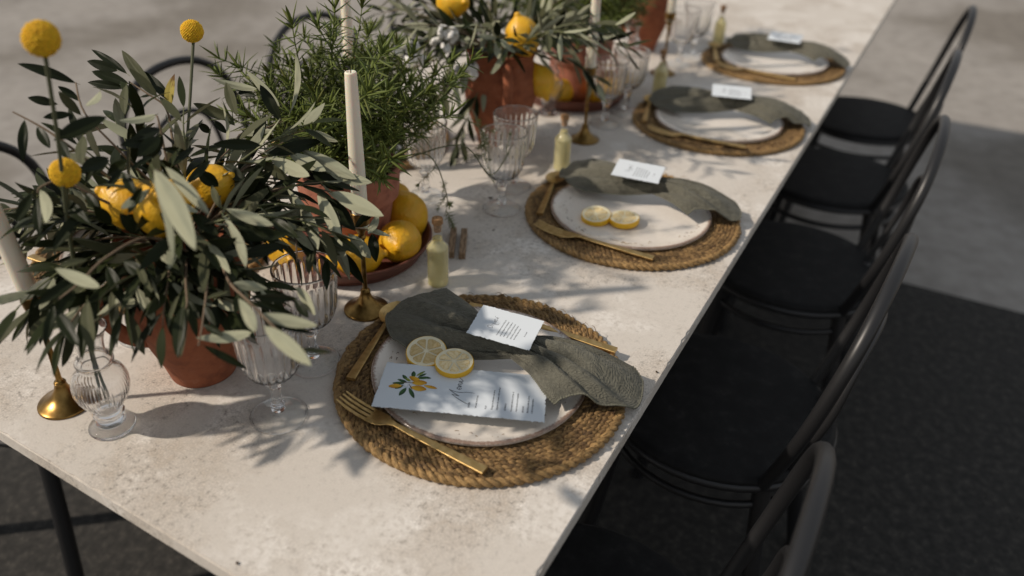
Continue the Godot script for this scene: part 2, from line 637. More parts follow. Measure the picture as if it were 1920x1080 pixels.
func make_chair() -> Node3D:
	# bistro chair; the sitter faces local +x, the hoop back stands at -x
	var t := thing("bistro_chair", "black metal hoop backed chair pushed in beside the olive bouquet", "chair", Vector3.ZERO, 0.0, "black hoop backed chairs round the table")
	var g := Geo.new()
	g.lathe(smooth_profile([0.0, 0.436, 0.17, 0.436, 0.195, 0.44, 0.203, 0.449, 0.198, 0.459, 0.17, 0.463, 0.0, 0.464], 4), 48)
	obj("seat", g.mesh(), M.seat, t)
	g = Geo.new()
	var edge := PackedVector3Array()
	for k in 49:
		edge.append(Vector3(cos(TAU * k / 48) * 0.199, 0.441, sin(TAU * k / 48) * 0.199))
	g.tube(edge, PackedFloat32Array([0.0085]), 8)
	obj("seat_ring", g.mesh(), M.black, t)
	for s in [-1, 1]:
		g = Geo.new()
		g.lathe(pv([0.0, 0.0, 0.0075, 0.0, 0.0075, 0.0, 0.0068, 0.0022, 0.004, 0.0034, 0.0, 0.0036]), 12, Transform3D(Basis(), Vector3(-0.155, 0.4625, 0.06 * s)))
		obj("bolt", g.mesh(), M.black, t)
	for sx in [-1, 1]:
		for sz in [-1, 1]:
			g = Geo.new()
			g.tube(PackedVector3Array([Vector3(0.125 * sx, 0.44, 0.125 * sz), Vector3(0.15 * sx, 0.22, 0.15 * sz), Vector3(0.182 * sx, 0.0, 0.182 * sz)]), PackedFloat32Array([0.0150]), 10)
			obj("leg", g.mesh(), M.black, t)
	g = Geo.new()
	var ring := PackedVector3Array()
	for k in 41:
		ring.append(Vector3(cos(TAU * k / 40) * 0.183, 0.385, sin(TAU * k / 40) * 0.183))
	g.tube(ring, PackedFloat32Array([0.007]), 8)
	obj("stretcher", g.mesh(), M.black, t)
	g = Geo.new()
	g.tube(curve([Vector3(-0.13, 0.445, -0.15), Vector3(-0.17, 0.60, -0.19), Vector3(-0.20, 0.745, -0.175), Vector3(-0.212, 0.815, -0.10), Vector3(-0.215, 0.835, 0.0), Vector3(-0.212, 0.815, 0.10), Vector3(-0.20, 0.745, 0.175), Vector3(-0.17, 0.60, 0.19), Vector3(-0.13, 0.445, 0.15)], 7), PackedFloat32Array([0.0105]), 10)
	obj("back_hoop", g.mesh(), M.black, t)
	g = Geo.new()
	g.tube(curve([Vector3(-0.15, 0.445, -0.10), Vector3(-0.19, 0.58, -0.115), Vector3(-0.205, 0.68, -0.085), Vector3(-0.212, 0.71, 0.0), Vector3(-0.205, 0.68, 0.085), Vector3(-0.19, 0.58, 0.115), Vector3(-0.15, 0.445, 0.10)], 6), PackedFloat32Array([0.007]), 8)
	obj("inner_hoop", g.mesh(), M.black, t)
	return t


func place_chairs() -> void:
	var c := make_chair()
	c.position = Vector3(-1.14, 0, -0.33)
	dup(c, Vector3(-1.18, 0, -0.94), 0.05, "black metal hoop backed chair across the table behind the tall round yellow flower")
	dup(c, Vector3(-1.20, 0, -1.45), -0.04, "black metal hoop backed chair across the table behind the rosemary pot")
	dup(c, Vector3(-1.19, 0, -2.02), 0.03, "black metal hoop backed chair across the table behind the far olive jug")
	dup(c, Vector3(0.0, 0, -0.30), PI, "black metal chair with round seat under the near right corner of the table")
	dup(c, Vector3(0.02, 0, -0.88), PI - 0.06, "black metal chair tucked under the table beside the nearest green napkin")
	dup(c, Vector3(0.03, 0, -1.46), PI + 0.04, "black metal chair tucked in at the second plate on the right edge")
	dup(c, Vector3(0.02, 0, -2.02), PI, "black metal chair tucked in at the third placemat on the right edge")
	dup(c, Vector3(0.03, 0, -2.58), PI + 0.05, "farthest black metal chair along the right edge of the table")


# ---------------------------------------------------------------- tableware
func make_placemat() -> Node3D:
	var t := thing("placemat", "round woven seagrass placemat under the plate with the lemon menu card", "placemat", Vector3.ZERO, 0.0, "woven placemats at the place settings")
	var g := Geo.new()
	g.lathe(pv([0.0, 0.0005, 0.178, 0.0005, 0.178, 0.0005, 0.178, 0.0035, 0.178, 0.0035, 0.0, 0.0035]), 64, Transform3D(), null, Color(0.10, 0.055, 0.022))
	obj("mat_base", g.mesh(), M.grass, t)
	var n := noise(101, 1.0, 3)
	var rows := [[0.1850, 0.0056, 50, 2], [0.1782, 0.0046, 62, 2]]
	var r := 0.1718
	while r > 0.112:
		rows.append([r, 0.0043, int(TAU * r / 0.0165), 2])
		r -= 0.0063
	for k in rows.size():
		var R: float = rows[k][0]
		var q: float = rows[k][1]
		var turns: int = rows[k][2]
		var strands: int = rows[k][3]
		var geo := Geo.new()
		var segs := turns * 10
		for s in strands:
			var pts := PackedVector3Array()
			var rad := PackedFloat32Array()
			var first := geo.v.size()
			for i in segs + 1:
				var th := TAU * (i % segs) / segs
				var ph := turns * th + TAU * s / strands + (0.5 if k % 2 else 0.0)
				var wob := n.get_noise_3d(cos(th) * 11.0 + k * 7.0, sin(th) * 11.0, s * 5.0)
				var rr := R + cos(ph) * q * 0.46 + wob * 0.0020
				var y := 0.0026 + q * 0.62 + sin(ph) * q * 0.42 + wob * 0.0024
				pts.append(Vector3(rr * cos(th), y, rr * sin(th)))
				rad.append(q * (0.66 + 0.16 * n.get_noise_2d(th * 40.0 + k * 13.0, s * 9.0)))
			geo.tube(pts, rad, 7, Color.WHITE, false)
			for i in segs + 1:
				var th := TAU * (i % segs) / segs
				for j in 8:
					var w := 0.5 + 0.75 * n.get_noise_3d(cos(th) * 26.0 + j * 0.9, sin(th) * 26.0 + s * 17.0, k * 9.0)
					var w2 := 0.5 + 0.8 * n.get_noise_3d(cos(th) * 5.0, sin(th) * 5.0, k * 3.0 + s * 2.0)
					var c := Color(0.07, 0.036, 0.015).lerp(Color(0.58, 0.37, 0.15), clampf(0.12 + 0.62 * w + 0.55 * (w2 - 0.5), 0.0, 1.0))
					if k == 0:
						c = c.lerp(Color(0.56, 0.36, 0.145), 0.4)
					geo.col[first + i * 8 + j] = c
		obj("braid", geo.mesh(), M.grass, t)
	# loose fibres standing off the weave
	var fg := Geo.new()
	var fr := RandomNumberGenerator.new()
	fr.seed = 77
	for k in 620:
		var a := fr.randf() * TAU
		var R := fr.randf_range(0.115, 0.187)
		var p := Vector3(R * cos(a), 0.011 + (0.004 if R > 0.175 else 0.0), R * sin(a))
		var along := Vector3(-sin(a), 0, cos(a)) * (1 if fr.randf() > 0.5 else -1)
		var out := Vector3(cos(a), 0, sin(a)) * fr.randf_range(-0.6, 0.6)
		var d := (along + out).normalized() * fr.randf_range(0.006, 0.016)
		var c := Color(0.50, 0.34, 0.15) if fr.randf() > 0.4 else Color(0.20, 0.10, 0.04)
		fg.tube(PackedVector3Array([p - Vector3.UP * 0.002, p + d * 0.5 + Vector3.UP * fr.randf_range(0.0, 0.003), p + d]), PackedFloat32Array([0.0005, 0.0004, 0.0002]), 4, c, false)
	var fo := obj("loose_fibre", fg.mesh(), M.grass, t)
	fo.set_meta("kind", "stuff")
	return t


func make_plate() -> Node3D:
	var g := Geo.new()
	var n := noise(111, 1.0, 3)
	var prof := PackedVector2Array()
	for p in smooth_profile([0.0, 0.0075, 0.06, 0.0078, 0.10, 0.0095, 0.122, 0.0125, 0.134, 0.0165, 0.1385, 0.0182], 6):
		prof.append(p)
	for p in smooth_profile([0.1398, 0.0182, 0.1412, 0.0172, 0.1414, 0.0158, 0.139, 0.0112, 0.128, 0.0055, 0.105, 0.001, 0.095, 0.0, 0.0, 0.0], 4):
		prof.append(p)
	prof.reverse()
	g.lathe(prof, 128, Transform3D(), func(th, _y, _i): return 1.0 + 0.004 * n.get_noise_2d(cos(th) * 1.7, sin(th) * 1.7))
	# lengthwise coordinate: 0 at the centre of the face, 0.755 at the rim, 1 under the foot
	for i in g.uv.size():
		var r := Vector2(g.v[i].x, g.v[i].z).length()
		var upper := i / 129 >= prof.size() - 32
		var v := 0.0
		if upper:
			v = 0.755 * clampf(r / 0.1395, 0.0, 1.0)
		else:
			v = 0.765 + 0.2 * clampf((0.0175 - g.v[i].y) / 0.0175, 0.0, 1.0)
		g.uv[i] = Vector2(g.uv[i].x, v)
	var o := obj("dinner_plate", g.mesh(), M.plate)
	tag(o, "cream stoneware plate with brown speckled rim carrying the lemon menu card", "plate", "stoneware plates on the placemats")
	return o


func bar_section(g: Geo, pts: Array, widths: Array, thick: Array, side := Vector3.BACK) -> void:
	# a flat bar swept along pts: width along side, thickness upward, with bevelled edges
	var first := g.v.size()
	var n := pts.size()
	for i in n:
		var d: Vector3 = (pts[mini(i + 1, n - 1)] - pts[maxi(i - 1, 0)]).normalized()
		var up := side.cross(d).normalized()
		if up.y < 0:
			up = -up
		var w: float = widths[i] / 2.0
		var h: float = thick[i] / 2.0
		var sec := [[-w, -h * 0.5], [-w, h * 0.4], [-w * 0.86, h], [w * 0.86, h], [w, h * 0.4], [w, -h * 0.5], [w * 0.86, -h], [-w * 0.86, -h]]
		for k in 9:
			var q: Array = sec[k % 8]
			g.add(pts[i] + side * q[0] + up * q[1], Vector2(i, k))
		g.weld.append(first + i * 9)
		g.weld.append(first + i * 9 + 8)
	var probe: Vector3 = (pts[1] - pts[0]).cross(side)
	g.sheet(first, n, 9, probe.y < 0)
	for e in [0, n - 1]:
		var q := PackedVector3Array()
		for k in 8:
			q.append(g.v[first + e * 9 + k])
		var dn: Vector3 = (pts[0] - pts[1]) if e == 0 else (pts[n - 1] - pts[n - 2])
		for k in range(1, 7):
			g.facing([q[0], q[k], q[k + 1]], dn)


func cutlery_handle(t: Node3D) -> void:
	var g := Geo.new()
	bar_section(g, [Vector3(0.105, 0.004, 0), Vector3(0.07, 0.0042, 0), Vector3(0.0, 0.005, 0), Vector3(-0.022, 0.0062, 0)], [0.0128, 0.0118, 0.0078, 0.0062], [0.0046, 0.0044, 0.0038, 0.0034])
	obj("handle", g.mesh(), M.gold, t)


func make_fork() -> Node3D:
	var t := thing("fork", "brushed gold fork on the near side of the plate with the lemon menu card", "fork", Vector3.ZERO, 0.0, "gold forks on the placemats")
	cutlery_handle(t)
	var g := Geo.new()
	bar_section(g, [Vector3(-0.022, 0.0062, 0), Vector3(-0.030, 0.0062, 0), Vector3(-0.038, 0.0048, 0), Vector3(-0.048, 0.003, 0), Vector3(-0.060, 0.0026, 0)], [0.0064, 0.0105, 0.020, 0.0235, 0.0235], [0.0032, 0.0026, 0.0022, 0.002, 0.002])
	obj("fork_head", g.mesh(), M.gold, t)
	for k in 4:
		var z := -0.0096 + 0.0064 * k
		g = Geo.new()
		bar_section(g, [Vector3(-0.0595, 0.0026, z), Vector3(-0.075, 0.0034, z), Vector3(-0.092, 0.0062, z * 0.97), Vector3(-0.106, 0.0112, z * 0.94)], [0.0043, 0.004, 0.0034, 0.0018], [0.002, 0.002, 0.0018, 0.0012])
		obj("tine", g.mesh(), M.gold, t)
	return t


func make_knife() -> Node3D:
	var t := thing("knife", "brushed gold knife half hidden behind the nearest green napkin", "knife", Vector3.ZERO, 0.0, "gold knives on the placemats")
	cutlery_handle(t)
	var g := Geo.new()
	bar_section(g, [Vector3(-0.022, 0.006, 0), Vector3(-0.032, 0.0055, 0), Vector3(-0.05, 0.005, 0.001), Vector3(-0.10, 0.0045, 0.0015), Vector3(-0.122, 0.0045, 0.0)], [0.0052, 0.012, 0.0165, 0.0175, 0.006], [0.0032, 0.0024, 0.0018, 0.0016, 0.0014])
	obj("blade", g.mesh(), M.gold, t)
	return t


func make_spoon() -> Node3D:
	var t := thing("spoon", "brushed gold spoon sticking out from under the nearest green napkin", "spoon", Vector3.ZERO, 0.0, "gold spoons on the placemats")
	cutlery_handle(t)
	var g := Geo.new()
	var first := g.v.size()
	for side in 2:
		for i in 11:
			var u := i / 10.0
			for j in 9:
				var s := j / 8.0 * 2.0 - 1.0
				var half := 0.0185 * pow(sin(PI * clampf(u * 0.93 + 0.05, 0.0, 1.0)), 0.62)
				var dip := 0.0085 * (1.0 - s * s) * sin(PI * u)
				g.add(Vector3(-0.02 - 0.055 * u, 0.0085 - dip - 0.0011 * side, half * s))
	g.sheet(first, 11, 9)
	g.sheet(first + 99, 11, 9, true)
	obj("bowl", g.mesh(), M.gold, t)
	return t


# one wing of a napkin: a patch between a back, a front, an inner and an outer curve, with folds running out from the gather
func napkin_wing(g: Geo, hem: Geo, back: Array, front: Array, outer: Array, folds: float, seed_: int) -> void:
	var nu := 44
	var nv := 36
	var bk := curve(back, 12)
	var fr := curve(front, 12)
	var ou := curve(outer, 12)
	var inn := curve([back[0], back[0].lerp(front[0], 0.5) + Vector3(0, 0.006, 0), front[0]], 12)
	var n := noise(seed_, 1.0, 3)
	var at := func(c: PackedVector3Array, s: float) -> Vector3:
		var x := clampf(s, 0.0, 1.0) * (c.size() - 1)
		var i := mini(int(x), c.size() - 2)
		return c[i].lerp(c[i + 1], x - i)
	var flip: bool = (bk[bk.size() - 1] - bk[0]).cross(fr[0] - bk[0]).y < 0
	for layer in 2:
		var first := g.v.size()
		for i in nu + 1:
			var u := float(i) / nu
			for j in nv + 1:
				var w := float(j) / nv
				var p: Vector3 = at.call(bk, u).lerp(at.call(fr, u), w) + at.call(inn, w).lerp(at.call(ou, w), u)
				p -= bk[0].lerp(fr[0], w).lerp(bk[bk.size() - 1].lerp(fr[fr.size() - 1], w), u)
				var edge := sin(PI * w)
				var ph := w * folds * TAU + 0.7 * n.get_noise_2d(u * 1.5, w * 2.0) + u * 0.9
				var wave := sin(ph) + 0.35 * sin(ph * 2.0 + 1.1) * (1.0 - u)
				p.y += wave * (0.0030 + 0.0048 * (1.0 - u) * (0.4 + 0.6 * edge)) * clampf(0.15 + edge, 0.0, 1.0)
				p.y += 0.010 * edge * sin(PI * clampf(u * 0.85 + 0.12, 0.0, 1.0))
				p.y += 0.0034 * n.get_noise_2d(u * 3.0, w * 5.0 + 9.0) * clampf(edge * 2.0, 0.0, 1.0)
				p.y += 0.0012 * n.get_noise_2d(u * 10.0 + 30.0, w * 26.0) * clampf(edge * 3.0, 0.0, 1.0)
				if layer == 1:
					p.y -= 0.0022
				g.add(p, Vector2(u, w))
		g.sheet(first, nu + 1, nv + 1, flip if layer == 0 else not flip)
		if layer == 1:
			# close the edge all round
			var a0 := first - (nu + 1) * (nv + 1)
			var loop := []
			for j in nv:
				loop.append([nu * (nv + 1) + j, nu * (nv + 1) + j + 1])
			for i in nu:
				loop.append([i * (nv + 1), (i + 1) * (nv + 1)])
				loop.append([i * (nv + 1) + nv, (i + 1) * (nv + 1) + nv])
			for e in loop:
				var pa := g.v[a0 + e[0]]
				var pb := g.v[a0 + e[1]]
				g.facing([pa, pb, g.v[first + e[1]], g.v[first + e[0]]], ((pa + pb) / 2.0 - bk[0].lerp(fr[0], 0.5)) * Vector3(1, 0, 1))
	# overlocked hem stitches on the outer edge
	var run := PackedVector3Array()
	var total := (nu + 1) * (nv + 1)
	var base_i := hem_from
	for j in nv + 1:
		run.append(g.v[base_i + nu * (nv + 1) + j])
	for i in range(nu, nu / 3, -1):
		run.append(g.v[base_i + i * (nv + 1) + nv])
	hem_from = base_i + total * 2 + (nv + nu * 2) * 4
	# the rolled edge: a cord that swells at every stitch
	var cord := PackedVector3Array()
	var swell := PackedFloat32Array()
	var walked := 0.0
	for i in run.size() - 1:
		var seg := run[i].distance_to(run[i + 1])
		for k in 4:
			cord.append(run[i].lerp(run[i + 1], k / 4.0) + Vector3(0, -0.0008, 0))
			swell.append(0.00135 + 0.00045 * sin((walked + seg * k / 4.0) / 0.0036 * TAU))
		walked += seg
	hem.tube(cord, swell, 6)


var hem_from := 0


func make_napkin(origin: Vector3, variant := 0) -> Node3D:
	var t := thing("napkin", "dark olive muslin napkin gathered like a bow under the nearest small card", "napkin", Vector3.ZERO, 0.0, "olive muslin napkins on the plates")
	var g := Geo.new()
	var hem := Geo.new()
	hem_from = 0
	var sh := func(a: Array) -> Array:
		var o := []
		for p: Vector3 in a:
			var q := p - origin
			if variant > 0:   # bunched closer together
				q = q * Vector3(0.93, 1.0, 0.84) + Vector3(0.004, 0.004, -0.012)
			o.append(q)
		return o
	napkin_wing(g, hem,
		sh.call([Vector3(-0.170, 0.800, -0.434), Vector3(-0.2172, 0.808, -0.4366), Vector3(-0.2586, 0.805, -0.4608), Vector3(-0.3217, 0.790, -0.4988)]),
		sh.call([Vector3(-0.163, 0.782, -0.4177), Vector3(-0.2119, 0.776, -0.394), Vector3(-0.2552, 0.772, -0.384), Vector3(-0.2956, 0.774, -0.3659)]),
		sh.call([Vector3(-0.3217, 0.790, -0.4988), Vector3(-0.3437, 0.792, -0.4649), Vector3(-0.3598, 0.786, -0.4317), Vector3(-0.3621, 0.779, -0.4035), Vector3(-0.3284, 0.778, -0.3744), Vector3(-0.2956, 0.774, -0.3659)]), 3.4 + variant * 0.8, 121 + variant * 10)
	napkin_wing(g, hem,
		sh.call([Vector3(-0.172, 0.802, -0.4346), Vector3(-0.1284, 0.806, -0.4549), Vector3(-0.080, 0.800, -0.4687), Vector3(-0.0307, 0.776, -0.4872)]),
		sh.call([Vector3(-0.1745, 0.782, -0.4159), Vector3(-0.130, 0.784, -0.3938), Vector3(-0.1017, 0.784, -0.3729), Vector3(-0.0835, 0.779, -0.3658)]),
		sh.call([Vector3(-0.0307, 0.776, -0.4872), Vector3(-0.0119, 0.768, -0.4762), Vector3(-0.0024, 0.765, -0.428), Vector3(-0.0349, 0.780, -0.3977), Vector3(-0.0675, 0.791, -0.381), Vector3(-0.0835, 0.779, -0.3658)]), 4.3 - variant, 122 + variant * 10)
	obj("cloth", g.mesh(), M.muslin, t)
	obj("hem_stitching", hem.mesh(), M.hem, t).set_meta("kind", "stuff")
	return t


# ---------------------------------------------------------------- paper
func deckled(w: float, h: float, seed_: int, rough := 0.0016) -> PackedVector2Array:
	# card in its own plane: x along the long edge, y (stored as z) up the short edge
	var n := noise(seed_, 1.0, 3)
	var out := PackedVector2Array()
	var c := [Vector2(0, 0), Vector2(w, 0), Vector2(w, h), Vector2(0, h)]
	for e in 4:
		var a: Vector2 = c[e]
		var b: Vector2 = c[(e + 1) % 4]
		var k := int(a.distance_to(b) / 0.0016)
		var inward := Vector2(-(b - a).y, (b - a).x).normalized()
		for i in k:
			var p := a.lerp(b, float(i) / k)
			var q := n.get_noise_2d(p.x * 420.0 + e * 31.0, p.y * 420.0) + 0.5 * n.get_noise_2d(p.x * 1500.0, p.y * 1500.0 + e)
			out.append(p + inward * (q * rough + rough * 0.3))
	return out


func lettering(text: String, cap: float, pos: Vector3, along: Vector3, up: Vector3, parent: Node3D, font := "Droid Sans") -> void:
	var f := SystemFont.new()
	f.font_names = PackedStringArray([font])
	var tm := TextMesh.new()
	tm.text = text
	tm.font = f
	tm.font_size = 24
	tm.pixel_size = cap / 17.0
	tm.depth = 0.00012
	tm.curve_step = 2.0
	tm.horizontal_alignment = HORIZONTAL_ALIGNMENT_LEFT
	tm.vertical_alignment = VERTICAL_ALIGNMENT_BOTTOM
	var mi := obj("lettering", tm, M.ink, parent)
	mi.transform = Transform3D(Basis(along, up, along.cross(up)), pos)


func pen(parent: Node3D, strokes: Array, origin: Vector3, along: Vector3, up: Vector3, mm: float, width: float) -> void:
	# handwriting: each stroke a thin raised ink line through its points
	var g := Geo.new()
	var nn := along.cross(up)
	for s: Array in strokes:
		var pts := []
		for i in range(0, s.size(), 2):
			pts.append(origin + along * (s[i] * mm) + up * (s[i + 1] * mm))
		var c := curve(pts, 6)
		var first := g.v.size()
		for i in c.size():
			var d := (c[mini(i + 1, c.size() - 1)] - c[maxi(i - 1, 0)]).normalized()
			var side := nn.cross(d) * width * 0.5 * (0.55 + 0.45 * sin(PI * i / (c.size() - 1)))
			g.add(c[i] - side)
			g.add(c[i] + side)
		g.sheet(first, c.size(), 2, true)
	obj("handwriting", g.mesh(), M.ink, parent)


func make_menu_card() -> Node3D:
	var W := 0.208
	var H := 0.086
	# corner nearest the fork, long edge to the right, short edge towards the far side
	var p0 := Vector3(-0.2702, 0.7772, -0.2468)
	var ex := Vector3(0.198, 0.001, -0.0862).normalized()
	var ez := ex.cross(Vector3.UP).normalized()
	var t := thing("menu_card", "long pale menu card with deckled edges and a printed lemon branch", "card", p0)
	t.basis = Basis(ex, ez.cross(ex).normalized(), ez)
	var g := Geo.new()
	var o := deckled(W, H, 131)
	for i in o.size():
		o[i].y = -o[i].y
	g.slab(o, 0.0, 0.0006)
	obj("paper", g.mesh(), M.paper, t)
	var y := 0.00068
	# in the card's own axes: right is +x, away is -z; the text reads away from the fork
	var along := Vector3(0, 0, -1)
	var up := Vector3(-1, 0, 0)
	pen(t, [[-9, -13, -8.5, -9, -5, -3, 0, 4, 4.5, 9], [4.5, 9, 3.2, 4, 2.5, 0.5], [2.5, 0.5, 6, 6, 12, 13], [12, 13, 9, 6, 8.4, 0, 9.5, -7, 9, -15],
		[12.5, 1.4, 15.5, 2.6, 15.8, 4.6, 14, 4.2, 13, 1.8, 14.4, 0, 17, 1], [17, 1, 18.2, 4.2, 18.2, 0.2, 20.2, 4, 21.4, 3.6, 21.6, 0.2], [22.6, 4.2, 22.4, 1, 24.2, 0.2, 26, 4, 26.2, 0.6, 28, 0, 31, 2.6, 34, 7]],
		Vector3(0.103, y, -0.030), along, up, 0.00115, 0.0010)
	var lines := [["ENTRÉE", 0.1225, 0.0021], ["Velouté butternut", 0.1315, 0.0021], ["PLAT", 0.1445, 0.0021], ["Rouget et tomates au curry", 0.1525, 0.0021], ["Légumes de saison rôtis au four", 0.1590, 0.0021],
		["FROMAGE", 0.1695, 0.0021], ["Fromage frais à la crème et", 0.1775, 0.0021], ["miel d'acacia à la noisette", 0.1840, 0.0021], ["DESSERT", 0.1925, 0.0021], ["Wedding cake au citron", 0.1985, 0.0021], ["Café et mignardises", 0.2042, 0.0021]]
	for l in lines:
		var x: float = 0.116 + (l[1] - 0.1225) * 0.93
		lettering(l[0], l[2], Vector3(x + 0.0021, y, -0.0135), along, up, t)
	# the printed lemon branch: flat shapes of ink
	var pg := Geo.new()
	var layer := [0]
	var blot := func(cx: float, cz: float, len_: float, wid: float, deg: float, c: Color, c2: Color, lemon: bool) -> void:
		var a := deg_to_rad(deg)
		var m := pg.add(Vector3(cx, y + layer[0] * 0.00002, -cz), Vector2.ZERO, c.lerp(c2, 0.3))
		var ids := []
		for k in 21:
			var th := TAU * k / 20.0
			var px := cos(th)
			var py := sin(th) * (1.0 if lemon else absf(sin(th)) ** 0.7)
			if lemon and absf(px) > 0.9:
				px *= 1.16
			var q := Vector2(px * len_ / 2.0, py * wid / 2.0).rotated(a)
			ids.append(pg.add(Vector3(cx + q.x, y + layer[0] * 0.00002, -(cz + q.y)), Vector2.ZERO, c.lerp(c2, 0.5 + 0.5 * sin(th + 0.6))))
		for k in 20:
			pg.facing([pg.v[m], pg.v[ids[k]], pg.v[ids[k + 1]]], Vector3.UP)
			for e in 3:
				pg.col[pg.v.size() - 3 + e] = pg.col[[m, ids[k], ids[k + 1]][e]]
		layer[0] += 1
	var green := Color(0.05, 0.12, 0.035)
	var dark := Color(0.012, 0.035, 0.018)
	var lime := Color(0.30, 0.33, 0.05)
	var sun_ := Color(0.72, 0.42, 0.035)
	var amber := Color(0.42, 0.17, 0.008)
	var bx := 0.0375
	var bz := 0.0475
	for d in [[-11, 4, 15, 4.6, 160, 1], [-15, -1, 17, 5.4, 185, 0], [-9, 11, 12, 4.6, 130, 0], [-13, -8, 12, 5, 220, 1], [-6, -16, 17, 6, 250, 0], [7, -17, 21, 5, -62, 0], [2, 18, 13, 5.5, 100, 0], [12, 21, 15, 3.5, 50, 2], [17, 13, 17, 4.6, 12, 0], [15, 18, 12, 3.6, 40, 1], [22, 14, 12, 4, -8, 0], [-4, 7, 10, 4, 145, 2], [20, 4, 9, 4, -30, 0]]:
		blot.call(bx + d[0] * 0.00088, bz + d[1] * 0.00102, d[2] * 0.001, d[3] * 0.00105, d[4], [green, dark, lime][d[5]], [dark, green, green][d[5]], false)
	for d in [[-19, -7, 14, 7.5, 190], [6, 9, 15, 8, 150], [14, 3, 16, 9.5, 8], [15, -7.5, 17, 9.5, -6], [31, -3, 15, 5, -12]]:
		blot.call(bx + d[0] * 0.00088, bz + d[1] * 0.00102, d[2] * 0.001, d[3] * 0.00105, d[4], sun_, amber, true)
	for d in [[-3, 0, 7, 5, 20], [1, -4, 6, 4, 80], [-5, -4, 6, 4, 140]]:
		blot.call(bx + d[0] * 0.00088, bz + d[1] * 0.00102, d[2] * 0.001, d[3] * 0.00105, d[4], Color(0.80, 0.82, 0.84), Color(0.55, 0.58, 0.62), true)
	for d in [[-4, 1, 20, 1.1, 8], [3, -6, 12, 1.0, -60]]:
		blot.call(bx + d[0] * 0.00088, bz + d[1] * 0.00102, d[2] * 0.001, d[3] * 0.00105, d[4], Color(0.10, 0.055, 0.03), Color(0.06, 0.03, 0.02), false)
	obj("printed_lemon_branch", pg.mesh(), M.print, t)
	return t


func make_name_card(origin: Vector3) -> Node3D:
	var p0 := Vector3(-0.2235, 0.8155, -0.3900) - origin
	var ex := Vector3(0.086, -0.001, -0.010).normalized()
	var ez := Vector3(0.004, -0.010, 0.056).normalized()
	ez = (ez - ex * ez.dot(ex)).normalized()
	var t := thing("thank_you_card", "small pale card with handwriting laid across the nearest green napkin", "card", p0, 0.0, "small cards on the napkins")
	t.basis = Basis(ex, ez.cross(ex).normalized(), ez)
	var g := Geo.new()
	var o := deckled(0.086, 0.056, 141, 0.0015)
	for i in o.size():
		o[i].y = -o[i].y
	g.slab(o, 0.0, 0.0006)
	obj("paper", g.mesh(), M.paper, t)
	var y := 0.00068
	var along := Vector3(0.05, 0, -1).normalized()
	var up := Vector3(-1, 0, -0.05).normalized()
	pen(t, [[2, 0, 0, 5, 2, 9, 5, 7, 4, 2, 1, 0.5], [6, 0, 7, 4, 9, 4, 9, 0], [10, 4, 11, 0, 13, 4], [14, 0, 14.4, 4], [15, 1, 17.5, 3, 16, 4, 15.4, 1, 18, 0.4], [19, 6, 19, 0.5, 21, 1], [17.5, 4.6, 21, 4.8], [22, 1, 24.5, 3, 23, 4, 22.4, 1, 25.5, 0.6], [24, 5.6, 26, 7.2], [10.5, 4, 10.5, -4, 14, -5]],
		Vector3(0.0285, y, -0.019), along, up, 0.00085, 0.0005)
	var lines := ["Un immense merci d'être là", "pour partager ce moment", "avec nous, votre présence", "rend ce jour plus doux et", "plus beau, profitez bien", "de la fête avec nous"]
	for i in lines.size():
		lettering(lines[i], 0.0017, Vector3(0.0395 + i * 0.0047, y, -0.0095 - 0.0004 * (i % 3)), along, up, t)
	lettering("À ce soir", 0.0016, Vector3(0.0735, y, -0.020), along, up, t)
	return t


# ---------------------------------------------------------------- lemons
func lemon_mesh(seed_: int, r := 0.031) -> ArrayMesh:
	var g := Geo.new()
	var n := noise(seed_, 1.0, 2)
	var prof := smooth_profile([0.0, -1.42, 0.09, -1.40, 0.15, -1.31, 0.24, -1.20, 0.47, -1.03, 0.78, -0.68, 0.97, -0.22, 0.98, 0.22, 0.80, 0.68, 0.52, 0.98, 0.30, 1.14, 0.20, 1.24, 0.17, 1.34, 0.10, 1.42, 0.0, 1.44], 3)
	for i in prof.size():
		prof[i] *= r
	g.lathe(prof, 36, Transform3D(), func(th, y, _i): return 1.0 + 0.05 * n.get_noise_3d(cos(th) * 1.2, sin(th) * 1.2, y / r * 0.9))
	return g.mesh()


func lemon(label: String, at: Vector3, axis: Vector3, seed_: int, r := 0.031, group := "lemons") -> MeshInstance3D:
	var o := obj("lemon", lemon_mesh(seed_, r), M.peel)
	var y := axis.normalized()
	var x := y.cross(Vector3(0.3, 0.2, 0.9)).normalized()
	o.transform = Transform3D(Basis(x, y, x.cross(y)), at)
	tag(o, label, "lemon", group)
	return o


